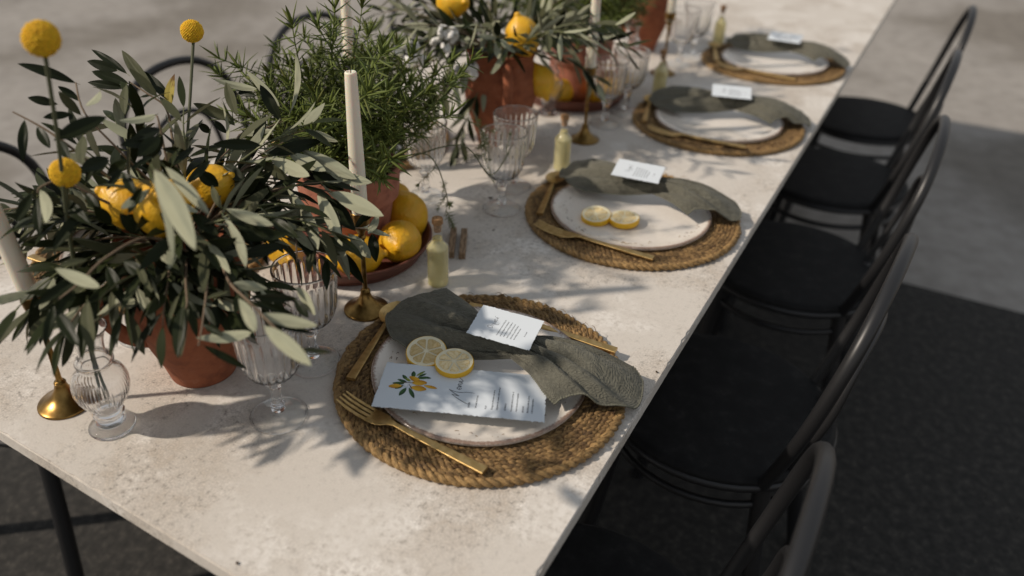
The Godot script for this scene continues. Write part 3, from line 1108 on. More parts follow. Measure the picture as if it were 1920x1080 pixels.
func make_slice(label: String, at: Vector3, tilt: Vector3, pulp: Material, r := 0.0262, h := 0.013) -> Node3D:
	var t := thing("lemon_slice", label, "lemon slice", at, 0.0, "lemon slices on the plates")
	t.rotation = tilt
	var g := Geo.new()
	g.lathe(pv([0.0, 0.0, r * 0.9, 0.0, r * 0.97, 0.0008, r, 0.003, r, h - 0.002, r * 0.985, h - 0.0006, r * 0.985, h - 0.0006, r * 0.945, h]), 56)
	obj("rind", g.mesh(), M.rind, t)
	g = Geo.new()
	g.lathe(pv([r * 0.945, h, r * 0.84, h + 0.0001, r * 0.82, h - 0.0005, 0.0, h - 0.0005]), 56)
	obj("pith", g.mesh(), M.pith, t)
	var sg := Geo.new()
	var segs := 9
	var half := PI / segs - 0.016
	var rim := []
	var c := sg.add(Vector3(r * 0.10, h + 0.0001, 0))
	for k in 9:
		var a := lerpf(-half, half, k / 8.0)
		var rr := r * (0.80 - 0.07 * pow(absf(k / 4.0 - 1.0), 3.0))
		rim.append([sg.add(Vector3(cos(a) * rr * 0.96, h + 0.0003, sin(a) * rr * 0.96)), sg.add(Vector3(cos(a) * rr, h - 0.0004, sin(a) * rr))])
	for k in 8:
		sg.facing([sg.v[c], sg.v[rim[k][0]], sg.v[rim[k + 1][0]]], Vector3.UP)
		sg.facing([sg.v[rim[k][0]], sg.v[rim[k][1]], sg.v[rim[k + 1][1]], sg.v[rim[k + 1][0]]], Vector3(1, 0.3, 0))
	var sm := sg.mesh()
	for k in segs:
		var s := obj("segment", sm, pulp, t)
		s.rotation.y = TAU * k / segs + 0.13 * sin(k * 2.1)
	return t


# ---------------------------------------------------------------- glass
func make_goblet() -> Node3D:
	var prof := PackedVector2Array()
	# outside, foot upwards
	for p in smooth_profile([0.0, 0.0022, 0.012, 0.0006, 0.031, 0.0002, 0.0335, 0.0013, 0.0325, 0.003, 0.02, 0.0055, 0.0098, 0.0098, 0.0076, 0.015, 0.0092, 0.0195, 0.0068, 0.025, 0.0062, 0.036, 0.0078, 0.047, 0.0108, 0.0515, 0.0095, 0.055, 0.0165, 0.0605, 0.0285, 0.0715, 0.0352, 0.086, 0.0378, 0.104, 0.0392, 0.125, 0.0408, 0.142], 4):
		prof.append(p)
	for p in smooth_profile([0.0418, 0.1488, 0.0413, 0.1512, 0.0396, 0.1508, 0.0390, 0.1490], 3):
		prof.append(p)
	for p in smooth_profile([0.0385, 0.140, 0.0370, 0.122, 0.0355, 0.104, 0.0328, 0.088, 0.0262, 0.0745, 0.014, 0.0655, 0.0, 0.0635], 4):
		prof.append(p)
	var t := thing("wine_goblet", "ribbed glass goblet nearest the fork", "glass", Vector3.ZERO, 0.0, "ribbed glass goblets")
	var foot := PackedVector2Array()
	var bowl := PackedVector2Array()
	var rising := true
	for i in prof.size():
		if i > 3 and prof[i].y < prof[i - 1].y and prof[i].y > 0.1:
			rising = false
		if rising and prof[i].y <= 0.0552:
			foot.append(prof[i])
		else:
			bowl.append(prof[i])
	foot.append(Vector2(0.0, 0.0552))
	bowl.insert(0, Vector2(0.0098, 0.0556))
	var rim_at := 0
	for i in bowl.size():
		if bowl[i].y > bowl[rim_at].y:
			rim_at = i
	var g := Geo.new()
	var disc := PackedVector2Array()
	var stem := PackedVector2Array([Vector2(0.0, 0.0108)])
	for q in foot:
		if q.y <= 0.0104:
			disc.append(q)
		else:
			stem.append(q)
	disc.append(Vector2(0.0, 0.0104))
	g.lathe(disc, 72)
	obj("foot", g.mesh(), M.pane, t)
	g = Geo.new()
	var hoop := PackedVector2Array()
	for k in 13:
		var a := -PI / 2 + TAU * k / 12.0
		hoop.append(Vector2(0.0338 + 0.0017 * cos(a), 0.0018 + 0.0016 * sin(a)))
	g.lathe(hoop, 72)
	obj("foot_rim", g.mesh(), M.glass, t)
	g = Geo.new()
	g.lathe(stem, 72, Transform3D(), func(th, y, _i): return 1.0 + (0.07 * cos(th * 6.0) if y > 0.019 and y < 0.0551 else 0.0))
	obj("stem", g.mesh(), M.glass, t)
	g = Geo.new()
	g.lathe(bowl, 192, Transform3D(), func(th, y, i):
		if i < rim_at and y > 0.060 and y < 0.141:
			var k := smoothstep(0.060, 0.074, y) * (1.0 - smoothstep(0.130, 0.141, y))
			return 1.0 + 0.045 * k * (pow(absf(cos(th * 12.0)), 0.6) - 0.5)
		return 1.0)
	obj("bowl", g.mesh(), M.glass, t)
	return t


func make_bud_vase() -> Node3D:
	var out := smooth_profile([0.0, 0.0042, 0.012, 0.0036, 0.020, 0.0012, 0.0258, 0.0004, 0.0274, 0.0022, 0.0262, 0.0048, 0.0215, 0.0082, 0.0165, 0.0125, 0.0142, 0.0175, 0.0168, 0.0205, 0.0186, 0.0232, 0.0170, 0.0262, 0.0150, 0.0284, 0.0188, 0.0335, 0.0258, 0.0435, 0.0312, 0.057, 0.0322, 0.069, 0.0290, 0.0805, 0.0220, 0.0885, 0.0178, 0.0925, 0.0205, 0.096, 0.0218, 0.1005, 0.0200, 0.105, 0.0165, 0.108, 0.0150, 0.1115, 0.0152, 0.118, 0.0162, 0.128, 0.0190, 0.137, 0.0235, 0.1445], 4)
	var prof := out.duplicate()
	prof.append(Vector2(0.0237, 0.1455))
	prof.append(Vector2(0.0228, 0.1458))
	for p in smooth_profile([0.0218, 0.1440, 0.0172, 0.137, 0.0144, 0.128, 0.0134, 0.118, 0.0134, 0.110, 0.0150, 0.1055, 0.0182, 0.1005, 0.0160, 0.0955, 0.0155, 0.0915, 0.0198, 0.0865, 0.0265, 0.079, 0.0296, 0.069, 0.0288, 0.058, 0.0235, 0.045, 0.0165, 0.0345, 0.012, 0.030, 0.0, 0.0285], 4):
		prof.append(p)
	var k_out := out.size()
	var g := Geo.new()
	g.lathe(prof, 240, Transform3D(), func(th, y, i):
		if i < k_out and y > 0.034 and y < 0.086:
			return 1.0 + 0.006 * smoothstep(0.034, 0.045, y) * (1.0 - smoothstep(0.074, 0.086, y)) * cos(th * 48.0)
		return 1.0)
	var t := thing("bud_vase", "ribbed glass bud vase holding yellow ball flowers at the near end", "vase", Vector3.ZERO, 0.0, "glass bud vases")
	obj("vase_glass", g.mesh(), M.glass, t)
	return t


func make_bottle() -> Node3D:
	var t := thing("liqueur_bottle", "small corked bottle of pale yellow liqueur behind the nearest napkin", "bottle", Vector3.ZERO, 0.0, "small bottles of yellow liqueur")
	var g := Geo.new()
	g.lathe(smooth_profile([0.0, 0.0005, 0.0155, 0.0004, 0.0176, 0.002, 0.0178, 0.006, 0.0176, 0.058, 0.0178, 0.064, 0.0165, 0.0685, 0.0122, 0.0735, 0.0088, 0.0785, 0.0078, 0.086, 0.0078, 0.098, 0.0082, 0.101, 0.0094, 0.1022, 0.0094, 0.1048, 0.0084, 0.1055, 0.0066, 0.1056], 4), 48, Transform3D(), func(th, y, _i): return 1.0 + (0.006 * cos(th * 24.0) if y > 0.008 and y < 0.062 else 0.0))
	obj("bottle_glass", g.mesh(), M.pane, t)
	g = Geo.new()
	g.lathe(smooth_profile([0.0, 0.0035, 0.014, 0.0036, 0.0160, 0.006, 0.0162, 0.058, 0.0162, 0.0635, 0.0150, 0.0672, 0.0108, 0.0722, 0.0074, 0.0775, 0.0066, 0.083, 0.0, 0.0832], 3), 40)
	obj("liqueur", g.mesh(), M.liqueur, t)
	g = Geo.new()
	g.lathe(pv([0.0, 0.0925, 0.0056, 0.0925, 0.0056, 0.0925, 0.0066, 0.1056, 0.0078, 0.1056, 0.0078, 0.1056, 0.0084, 0.1062, 0.0086, 0.1135, 0.0080, 0.1150, 0.0080, 0.1150, 0.0, 0.1153]), 24)
	obj("cork", g.mesh(), M.cork, t)
	return t


func make_candlestick() -> Node3D:
	var t := thing("candlestick", "slender brass candlestick standing by the rosemary saucer", "candlestick", Vector3.ZERO, 0.0, "brass candlesticks")
	var g := Geo.new()
	g.lathe(smooth_profile([0.0, 0.0003, 0.030, 0.0003, 0.0328, 0.0012, 0.0332, 0.0026, 0.0318, 0.0042, 0.0235, 0.0085, 0.0155, 0.0145, 0.0098, 0.0225, 0.0072, 0.0305, 0.0068, 0.034, 0.0, 0.0342], 4), 56)
	obj("base", g.mesh(), M.brass, t)
	g = Geo.new()
	g.lathe(smooth_profile([0.0, 0.033, 0.0060, 0.0335, 0.0062, 0.0355, 0.0040, 0.037, 0.0036, 0.05, 0.0034, 0.10, 0.0038, 0.118, 0.0056, 0.1212, 0.0056, 0.1242, 0.0036, 0.127, 0.0, 0.1272], 3), 24)
	obj("stem", g.mesh(), M.brass, t)
	g = Geo.new()
	g.lathe(smooth_profile([0.0, 0.1268, 0.0040, 0.127, 0.0062, 0.132, 0.0105, 0.140, 0.0128, 0.150, 0.0140, 0.162, 0.0142, 0.1634, 0.0130, 0.1634, 0.0118, 0.150, 0.0, 0.1455], 4), 32)
	obj("cup", g.mesh(), M.brass, t)
	return t


func make_candle(height: float) -> Node3D:
	var t := thing("taper_candle", "ivory taper candle standing in front of the rosemary", "candle", Vector3.ZERO, 0.0, "ivory taper candles")
	var g := Geo.new()
	var n := noise(151, 1.0, 2)
	g.lathe(smooth_profile([0.0, 0.0, 0.0110, 0.0, 0.0113, 0.003, 0.0106, height * 0.4, 0.0088, height * 0.82, 0.0080, height * 0.965, 0.0074, height * 0.988, 0.0056, height * 0.992, 0.0035, height * 0.985, 0.0, height * 0.984], 5), 32, Transform3D(), func(th, y, _i): return 1.0 + 0.008 * n.get_noise_2d(th, y * 14.0))
	obj("wax", g.mesh(), M.wax, t)
	g = Geo.new()
	g.tube(curve([Vector3(0, height * 0.98, 0), Vector3(0.0004, height * 0.98 + 0.005, 0), Vector3(-0.003, height * 0.98 + 0.0085, 0.001), Vector3(-0.0058, height * 0.98 + 0.0086, 0.002)], 4), PackedFloat32Array([0.0007]), 6)
	obj("wick", g.mesh(), M.wick, t)
	return t


# ---------------------------------------------------------------- pots
func make_jug() -> Node3D:
	var t := thing("terracotta_jug", "terracotta jug with side handle holding the near olive bouquet", "jug", Vector3.ZERO, 0.0, "terracotta jugs of olive branches")
	var g := Geo.new()
	var n := noise(161, 1.0, 3)
	g.lathe(smooth_profile([0.0, 0.0005, 0.038, 0.0005, 0.0425, 0.002, 0.044, 0.006, 0.050, 0.028, 0.062, 0.062, 0.0725, 0.10, 0.0765, 0.13, 0.0745, 0.155, 0.068, 0.178, 0.066, 0.190, 0.070, 0.202, 0.0735, 0.207, 0.072, 0.2105, 0.068, 0.2095, 0.062, 0.196, 0.061, 0.188, 0.066, 0.165, 0.0, 0.160], 4), 64, Transform3D(), func(th, y, _i): return 1.0 + 0.012 * n.get_noise_3d(cos(th), sin(th), y * 22.0))
	obj("body", g.mesh(), M.clay[0], t)
	g = Geo.new()
	g.tube(curve([Vector3(-0.062, 0.188, 0), Vector3(-0.092, 0.193, 0), Vector3(-0.108, 0.172, 0), Vector3(-0.107, 0.138, 0), Vector3(-0.090, 0.100, 0), Vector3(-0.073, 0.082, 0), Vector3(-0.058, 0.074, 0)], 6), PackedFloat32Array([0.0095]), 12)
	obj("handle", g.mesh(), M.clay[0], t)
	return t


func make_flowerpot(clay: Material) -> Node3D:
	var t := thing("flowerpot", "terracotta flowerpot with a banded rim holding the rosemary", "flowerpot", Vector3.ZERO, 0.0, "rimmed terracotta flowerpots")
	var g := Geo.new()
	g.lathe(smooth_profile([0.0, 0.0005, 0.054, 0.0005, 0.0575, 0.003, 0.060, 0.010, 0.0725, 0.092], 4), 64)
	g.lathe(pv([0.066, 0.120, 0.060, 0.060, 0.0, 0.058]), 64)
	obj("body", g.mesh(), clay, t)
	g = Geo.new()
	g.lathe(smooth_profile([0.0722, 0.0915, 0.0790, 0.0925, 0.0812, 0.095, 0.0840, 0.136, 0.0835, 0.1405, 0.0810, 0.1425, 0.0765, 0.1405, 0.0745, 0.132, 0.0725, 0.110], 4), 64)
	obj("rim", g.mesh(), clay, t)
	g = Geo.new()
	g.lathe(pv([0.0752, 0.118, 0.05, 0.122, 0.0, 0.124]), 32)
	obj("soil", g.mesh(), M.soil, t)
	return t


func make_saucer() -> Node3D:
	var g := Geo.new()
	g.lathe(smooth_profile([0.0, 0.0005, 0.108, 0.0005, 0.116, 0.003, 0.126, 0.014, 0.1345, 0.026, 0.1352, 0.029, 0.133, 0.0305, 0.130, 0.029, 0.1215, 0.016, 0.112, 0.0085, 0.10, 0.007, 0.0, 0.007], 4), 80)
	var o := obj("terracotta_saucer", g.mesh(), M.saucer)
	tag(o, "dark terracotta saucer with lemons under the rosemary pot", "saucer", "terracotta saucers of lemons")
	return o


# ---------------------------------------------------------------- plants
var leaf_meshes := []


func leaf_mesh(kind: int, seed_: int) -> ArrayMesh:
	# unit leaf: runs along +x, width along z, upper face along +y
	var r := RandomNumberGenerator.new()
	r.seed = seed_
	var bend := r.randf_range(-0.08, 0.22)
	var curl := r.randf_range(0.01, 0.07)
	var twist := r.randf_range(-0.7, 0.7)
	var skew := r.randf_range(0.85, 1.15)
	var tone := r.randf_range(0.72, 1.25)
	var n := noise(seed_ * 7 + 1, 1.0, 3)
	var m := ArrayMesh.new()
	for face in 2:
		var g := Geo.new()
		var rows := 13
		var cols := 9
		for i in rows:
			var t := float(i) / (rows - 1)
			var half := 0.5 * pow(sin(PI * pow(clampf(t, 0.0, 1.0), skew)), 0.72) * (1.0 - 0.12 * t)
			half = maxf(half, 0.012 if i > 0 and i < rows - 1 else 0.006)
			for j in cols:
				var s := float(j) / (cols - 1) * 2.0 - 1.0
				var y := -bend * (t - 0.35) * (t - 0.35) * 1.6 - curl * 0.32 * s * s * half * 2.0 + 0.11 * absf(s) * half
				y += 0.010 * n.get_noise_2d(t * 2.6, s * 0.9)
				var z := s * half + 0.06 * sin(t * 3.0 + seed_) * bend
				var a := twist * (t - 0.3)
				# z is scaled by the width and y by the length, about five to one
				var zz := z * cos(a)
				y += z * sin(a) * 0.2
				y += -0.0035 if face == 1 else 0.0035 * (1.0 - absf(s))
				var shade := tone * (1.0 + 0.32 * n.get_noise_2d(t * 5.0, s * 6.0))
				if j == 4:
					shade *= 1.5 if face == 0 else 0.84
				var tint := Color(shade, shade * (1.0 + 0.04 * n.get_noise_2d(t * 3.0 + 9.0, s)), shade)
				if kind == 3 and t > 0.62:
					tint = tint.lerp(Color(0.25, 0.12, 0.1), clampf((t - 0.62) * 4.0 + n.get_noise_2d(t * 9.0, s * 4.0), 0.0, 1.0))
				g.add(Vector3(t, y, zz), Vector2(t, s), tint)
		g.sheet(0, rows, cols, face == 0)
		if face == 1:
			var y0 := -bend * 0.35 * 0.35 * 1.6
			g.tube(PackedVector3Array([Vector3(-0.075, y0 - 0.012, 0), Vector3(0.0, y0, 0), Vector3(0.08, y0 + bend * 0.08, 0)]), PackedFloat32Array([0.011, 0.011, 0.004]), 5, Color(0.9, 0.95, 0.6), false)
		g.surface(m, M.leaf_top[kind] if face == 0 else M.leaf_under[kind])
	return m


func leaf(parent: Node3D, b: Vector3, t: Vector3, width: float, n: Vector3, kind: int, pick: int) -> void:
	var x := t - b
	var z := x.cross(n).normalized()
	var y := z.cross(x).normalized()
	var m: ArrayMesh = leaf_meshes[kind][pick % leaf_meshes[kind].size()]
	var mi := obj("leaf", m, null, parent)
	mi.transform = Transform3D(Basis(x, y * x.length(), z * width), b - parent.position)


func branch(parent: Node3D, called: String, pts: Array, r0: float, r1: float, material: Material) -> MeshInstance3D:
	var c := curve(pts, 5)
	var o := Vector3(pts[0])
	for i in c.size():
		c[i] -= o
	var g := Geo.new()
	g.tube(c, taper(r0, r1, c.size()), 6)
	var mi := obj(called, g.mesh(), material, parent)
	mi.position = o - parent.position
	return mi


# leaves hang as children of their twig; positions are given in the world and turned into the twig's own
func twig_leaf(twig: Node3D, origin: Vector3, b: Vector3, t: Vector3, width: float, n: Vector3, kind: int, pick: int) -> void:
	var x := t - b
	var z := x.cross(n).normalized()
	var y := z.cross(x).normalized()
	var m: ArrayMesh = leaf_meshes[kind][pick % leaf_meshes[kind].size()]
	var xf := Transform3D(Basis(x, y * x.length(), z * width), b - origin)
	if not massed.is_empty():
		xf.origin = b - massed.origin
		for face in 2:
			massed.tools[kind * 2 + face].append_from(m, face, xf)
		return
	var mi := obj("leaf", m, null, twig)
	mi.transform = xf


# while this is filled, leaves go into one mass instead of becoming parts
var massed := {}


func start_mass(origin: Vector3) -> void:
	massed = {"origin": origin, "tools": []}
	for k in 8:
		var st := SurfaceTool.new()
		st.begin(Mesh.PRIMITIVE_TRIANGLES)
		massed.tools.append(st)


func end_mass(called: String, parent: Node3D) -> void:
	var m := ArrayMesh.new()
	for k in 8:
		var before := m.get_surface_count()
		massed.tools[k].commit(m)
		if m.get_surface_count() > before:
			m.surface_set_material(before, M.leaf_top[k / 2] if k % 2 == 0 else M.leaf_under[k / 2])
	massed = {}
	obj(called, m, null, parent).set_meta("kind", "stuff")


func grow_branch(bouquet: Node3D, start: Vector3, dir: Vector3, length: float, r: RandomNumberGenerator, droop: float, pale: float) -> void:
	var pts := []
	var d := dir.normalized()
	var p := start
	var n := 6
	for i in n:
		pts.append(p)
		p += d * length / (n - 1)
		d = (d + Vector3(r.randf_range(-0.14, 0.14), -droop * 0.16, r.randf_range(-0.14, 0.14))).normalized()
	var tw := branch(bouquet, "branch", pts, 0.0019, 0.0007, M.bark if r.randf() > 0.5 else M.bark_green)
	var c := curve(pts, 5)
	var spin := r.randf() * TAU
	var step := 0.021
	var walked := length * 0.22
	while walked < length:
		var f := walked / length * (c.size() - 1)
		var i := mini(int(f), c.size() - 2)
		var q := c[i].lerp(c[i + 1], f - i)
		var tan_ := (c[i + 1] - c[i]).normalized()
		var s0 := tan_.cross(Vector3.UP if absf(tan_.y) < 0.95 else Vector3.RIGHT).normalized().rotated(tan_, spin)
		for s in [-1, 1]:
			var out: Vector3 = (tan_ * r.randf_range(0.55, 1.0) + s0 * s * r.randf_range(0.5, 0.8) + Vector3.DOWN * r.randf_range(0.0, 0.5) * droop).normalized()
			var len_ := r.randf_range(0.052, 0.078) * (1.0 - 0.25 * walked / length)
			var nrm := (Vector3.UP * 0.7 + tan_ * 0.35 + Vector3(r.randf_range(-1, 1), r.randf_range(-1, 1), r.randf_range(-1, 1)) * 0.55).normalized()
			if absf(nrm.dot(out)) > 0.95:
				nrm = s0
			if r.randf() < pale:
				nrm = -nrm
			var kind := 0 if r.randf() < 0.42 else (1 if r.randf() < 0.68 else 2)
			twig_leaf(tw, pts[0], q + out * 0.004, q + out * (len_ + 0.004), r.randf_range(0.0108, 0.0150), nrm, kind, r.randi())
		walked += step * r.randf_range(0.8, 1.25)
		spin += PI / 2 + r.randf_range(-0.3, 0.3)
	var tip := c[c.size() - 1]
	twig_leaf(tw, pts[0], tip, tip + d * 0.045, 0.010, Vector3.UP + Vector3(0.1, 0, 0.2), 1, r.randi())


func mm(a: Array, i: int) -> Vector3:
	return Vector3(a[i], a[i + 1], a[i + 2]) / 1000.0


func build_near_bouquet(twig_sets: Array) -> void:
	var heart := Vector3(-0.533, 0.945, -0.215)
	var t := thing("olive_bouquet", "near bouquet of dark olive branches spilling over the terracotta jug with the handle in view", "bouquet", heart, 0.0, "olive bouquets in jugs")
	var k := 0
	for set_ in twig_sets:
		var tp := [heart + Vector3(0, -0.05, 0)]
		for i in range(0, set_[0].size(), 3):
			tp.append(mm(set_[0], i))
		var tw := branch(t, "branch", tp, 0.0021, 0.0009, M.bark)
		for row in set_[1]:
			var b := mm(row, 0)
			var e := mm(row, 3)
			var n := Vector3(row[7], row[8], row[9]).normalized()
			twig_leaf(tw, tp[0], b, e, row[6] / 10000.0, n, row[10], k * 3 + row[6])
			k += 1
	var r := RandomNumberGenerator.new()
	r.seed = 501
	# inner branches that fill the heart of the bouquet, leaning away from the open side
	for i in 36:
		if i == 7:
			start_mass(heart)
		var a := TAU * i / 15.0 + r.randf_range(-0.2, 0.2)
		var lift := r.randf_range(0.15, 1.0)
		var d := Vector3(cos(a), lift, sin(a))
		if d.x * 0.5 + d.z * 0.85 > 0.55:
			d.y = r.randf_range(0.1, 0.35)
		grow_branch(t, heart + Vector3(cos(a), 0.2, sin(a)) * 0.03, d, r.randf_range(0.09, 0.17), r, 1.0, 0.26)
	for d: Vector3 in [Vector3(-0.9, 0.4, 0.3), Vector3(-0.75, 0.45, 0.5), Vector3(-0.95, 0.3, 0.1), Vector3(0.25, 0.6, -0.6)]:
		grow_branch(t, heart + d * 0.04, d, r.randf_range(0.14, 0.19), r, 0.9, 0.15)
	# upright ones that close the crown above and behind the lemons
	for d: Vector3 in [Vector3(-0.1, 0.9, -0.5), Vector3(-0.4, 0.95, -0.2), Vector3(-0.65, 0.85, -0.1), Vector3(0.15, 0.8, -0.6), Vector3(-0.5, 0.9, 0.3)]:
		grow_branch(t, heart + d * 0.05, d, r.randf_range(0.08, 0.12), r, 0.9, 0.15)
	# short ones on the side of the plate, which shade it
	for d: Vector3 in [Vector3(0.7, 0.7, 0.5), Vector3(0.5, 0.9, 0.4), Vector3(0.8, 0.5, 0.2), Vector3(0.65, 0.45, 0.6)]:
		grow_branch(t, heart + d * 0.04, d, r.randf_range(0.09, 0.12), r, 0.8, 0.15)
	end_mass("inner_leaves", t)
	for d: Vector3 in [Vector3(0.9, 0.25, -0.4), Vector3(0.8, 0.45, -0.2), Vector3(0.6, 0.3, 0.4), Vector3(-0.5, 0.5, 0.5), Vector3(-0.9, 0.3, 0.2), Vector3(0.3, 0.35, -0.7)]:
		grow_branch(t, heart + d * 0.04, d, r.randf_range(0.12, 0.2), r, 1.3, 0.25)


func make_far_bouquet(label: String, heart: Vector3, seed_: int, spread: Array, count: int) -> Node3D:
	var t := thing("olive_bouquet", label, "bouquet", heart, 0.0, "olive bouquets in jugs")
	var r := RandomNumberGenerator.new()
	r.seed = seed_
	for i in count:
		var a := TAU * i * 0.618 + r.randf_range(-0.25, 0.25)
		var d := Vector3(cos(a), r.randf_range(0.5, 1.5), sin(a))
		if i == count / 2:
			start_mass(heart)
		grow_branch(t, heart + Vector3(cos(a), 0.1, sin(a)) * 0.03, d, r.randf_range(0.13, 0.25), r, 1.1, 0.45)
	end_mass("inner_leaves", t)
	for d: Vector3 in spread:
		grow_branch(t, heart + d.normalized() * 0.03, d, d.length(), r, 1.4, 0.5)
	return t


func sprig_mesh(seed_: int) -> ArrayMesh:
	# a rosemary shoot along +y: stem, whorls of narrow leaves, a tuft at the tip
	var r := RandomNumberGenerator.new()
	r.seed = seed_
	var g := Geo.new()
	var L := 0.10
	var bx := r.randf_range(-0.02, 0.02)
	var bz := r.randf_range(-0.02, 0.02)
	var stem := curve([Vector3.ZERO, Vector3(bx * 0.3, L * 0.35, bz * 0.1), Vector3(bx, L * 0.7, bz * 0.7), Vector3(bx * 1.6, L, bz * 1.5)], 4)
	g.tube(stem, taper(0.0012, 0.0006, stem.size()), 5, Color(1.5, 1.0, 1.1), true)
	var y := 0.014
	var spin := r.randf() * TAU
	while y < L:
		var f := y / L * (stem.size() - 1)
		var i := mini(int(f), stem.size() - 2)
		var p := stem[i].lerp(stem[i + 1], f - i)
		var tuft := smoothstep(0.80, 1.0, y / L)
		for k in 3 if tuft < 0.3 else 4:
			var a := spin + TAU * k / (3.0 if tuft < 0.3 else 4.0) + r.randf_range(-0.3, 0.3)
			var out := Vector3(cos(a), 0, sin(a))
			var open := lerpf(r.randf_range(0.75, 1.25), 0.35, tuft)
			var d := (Vector3.UP * (1.15 - open * 0.75) + out * open).normalized()
			var len_ := r.randf_range(0.019, 0.030)
			var arch := r.randf_range(-0.35, 0.5)
			var w := r.randf_range(0.0015, 0.0023)
			var side := d.cross(out if absf(d.dot(out)) < 0.98 else Vector3.UP).normalized()
			var nn := side.cross(d).normalized()
			var c := Color(1, 1, 1) * r.randf_range(0.65, 1.35)
			c.r *= r.randf_range(0.85, 1.35)
			var prev := []
			for e in 5:
				var u := e / 4.0
				var q := p + d * len_ * u + (out * 0.35 - Vector3.UP * arch) * len_ * u * u * 0.5
				var hw: float = w * [0.55, 1.0, 0.95, 0.7, 0.08][e]
				var ids := [g.add(q - side * hw, Vector2.ZERO, c), g.add(q + nn * hw * 0.45, Vector2.ZERO, c * 0.9), g.add(q + side * hw, Vector2.ZERO, c), g.add(q - nn * hw * 0.3, Vector2.ZERO, c * 1.25)]
				if e > 0:
					for s in 4:
						g.quad(prev[s], prev[(s + 1) % 4], ids[(s + 1) % 4], ids[s])
				prev = ids
		y += r.randf_range(0.0075, 0.0110) * (1.0 - 0.55 * tuft)
		spin += 1.05
	return g.mesh(M.needle)


func make_rosemary(at: Vector3, label: String) -> Node3D:
	var t := thing("rosemary_plant", label, "herb", at, 0.0, "rosemary plants in flowerpots")
	var shapes := []
	for k in 8:
		shapes.append(sprig_mesh(600 + k))
	var r := RandomNumberGenerator.new()
	r.seed = 611
	for i in 140:
		var ring := sqrt((i + 0.5) / 140.0)
		var a := i * 2.39996
		var lean := ring * 1.18 + r.randf_range(-0.25, 0.2)
		var d := Vector3(cos(a) * sin(lean), cos(lean), sin(a) * sin(lean))
		var tier := r.randf_range(0.0, 0.062)
		var base := Vector3(cos(a), 0, sin(a)) * ring * 0.05 + d * tier + Vector3.UP * 0.034
		var s := r.randf_range(0.65, 1.25)
		var y := (d + Vector3(r.randf_range(-0.4, 0.4), r.randf_range(0.0, 0.5), r.randf_range(-0.4, 0.4))).normalized()
		var x := y.cross(Vector3(0.2, 0.1, 1.0)).normalized().rotated(y, r.randf() * TAU)
		var mi := obj("sprig", shapes[i % 8], null, t)
		mi.transform = Transform3D(Basis(x, y, x.cross(y)).scaled_local(Vector3.ONE * s), base)
	for i in 22:
		var a := i * 2.39996 + 0.4
		var lean := r.randf_range(0.1, 1.0)
		var d := Vector3(cos(a) * sin(lean), cos(lean), sin(a) * sin(lean))
		var y := (d + Vector3(r.randf_range(-0.25, 0.25), 0.25, r.randf_range(-0.25, 0.25))).normalized()
		var x := y.cross(Vector3(0.2, 0.1, 1.0)).normalized().rotated(y, r.randf() * TAU)
		var mi := obj("sprig", shapes[i % 8], null, t)
		mi.transform = Transform3D(Basis(x, y, x.cross(y)).scaled_local(Vector3.ONE * r.randf_range(0.9, 1.3)), d * r.randf_range(0.10, 0.135) + Vector3.UP * 0.02)
	# long bare shoots that spill over the pot on the side of the lemons
	for q in [[Vector3(0.06, 0.02, -0.03), Vector3(0.15, 0.05, -0.10), Vector3(0.19, -0.005, -0.13), Vector3(0.215, 0.045, -0.155)], [Vector3(0.06, 0.03, 0.0), Vector3(0.12, 0.045, -0.05), Vector3(0.14, -0.03, -0.075), Vector3(0.13, -0.075, -0.085)], [Vector3(0.03, 0.05, -0.05), Vector3(0.10, 0.08, -0.13), Vector3(0.15, 0.05, -0.17), Vector3(0.165, 0.0, -0.17)]]:
		var c := curve(q, 6)
		var g := Geo.new()
		g.tube(c, taper(0.0013, 0.0006, c.size()), 5)
		var sh := obj("shoot", g.mesh(), M.bark_green, t)
		for k in 5:
			var i := 8 + k * 2
			var d := (c[i + 1] - c[i]).normalized()
			var mi := obj("sprig", shapes[k], null, sh)
			var y := (d * 0.7 + Vector3(r.randf_range(-0.6, 0.6), r.randf_range(0, 0.6), r.randf_range(-0.6, 0.6))).normalized()
			var x := y.cross(Vector3(0.2, 0.1, 1.0)).normalized()
			mi.transform = Transform3D(Basis(x, y, x.cross(y)).scaled_local(Vector3.ONE * r.randf_range(0.25, 0.45)), c[i])
	return t


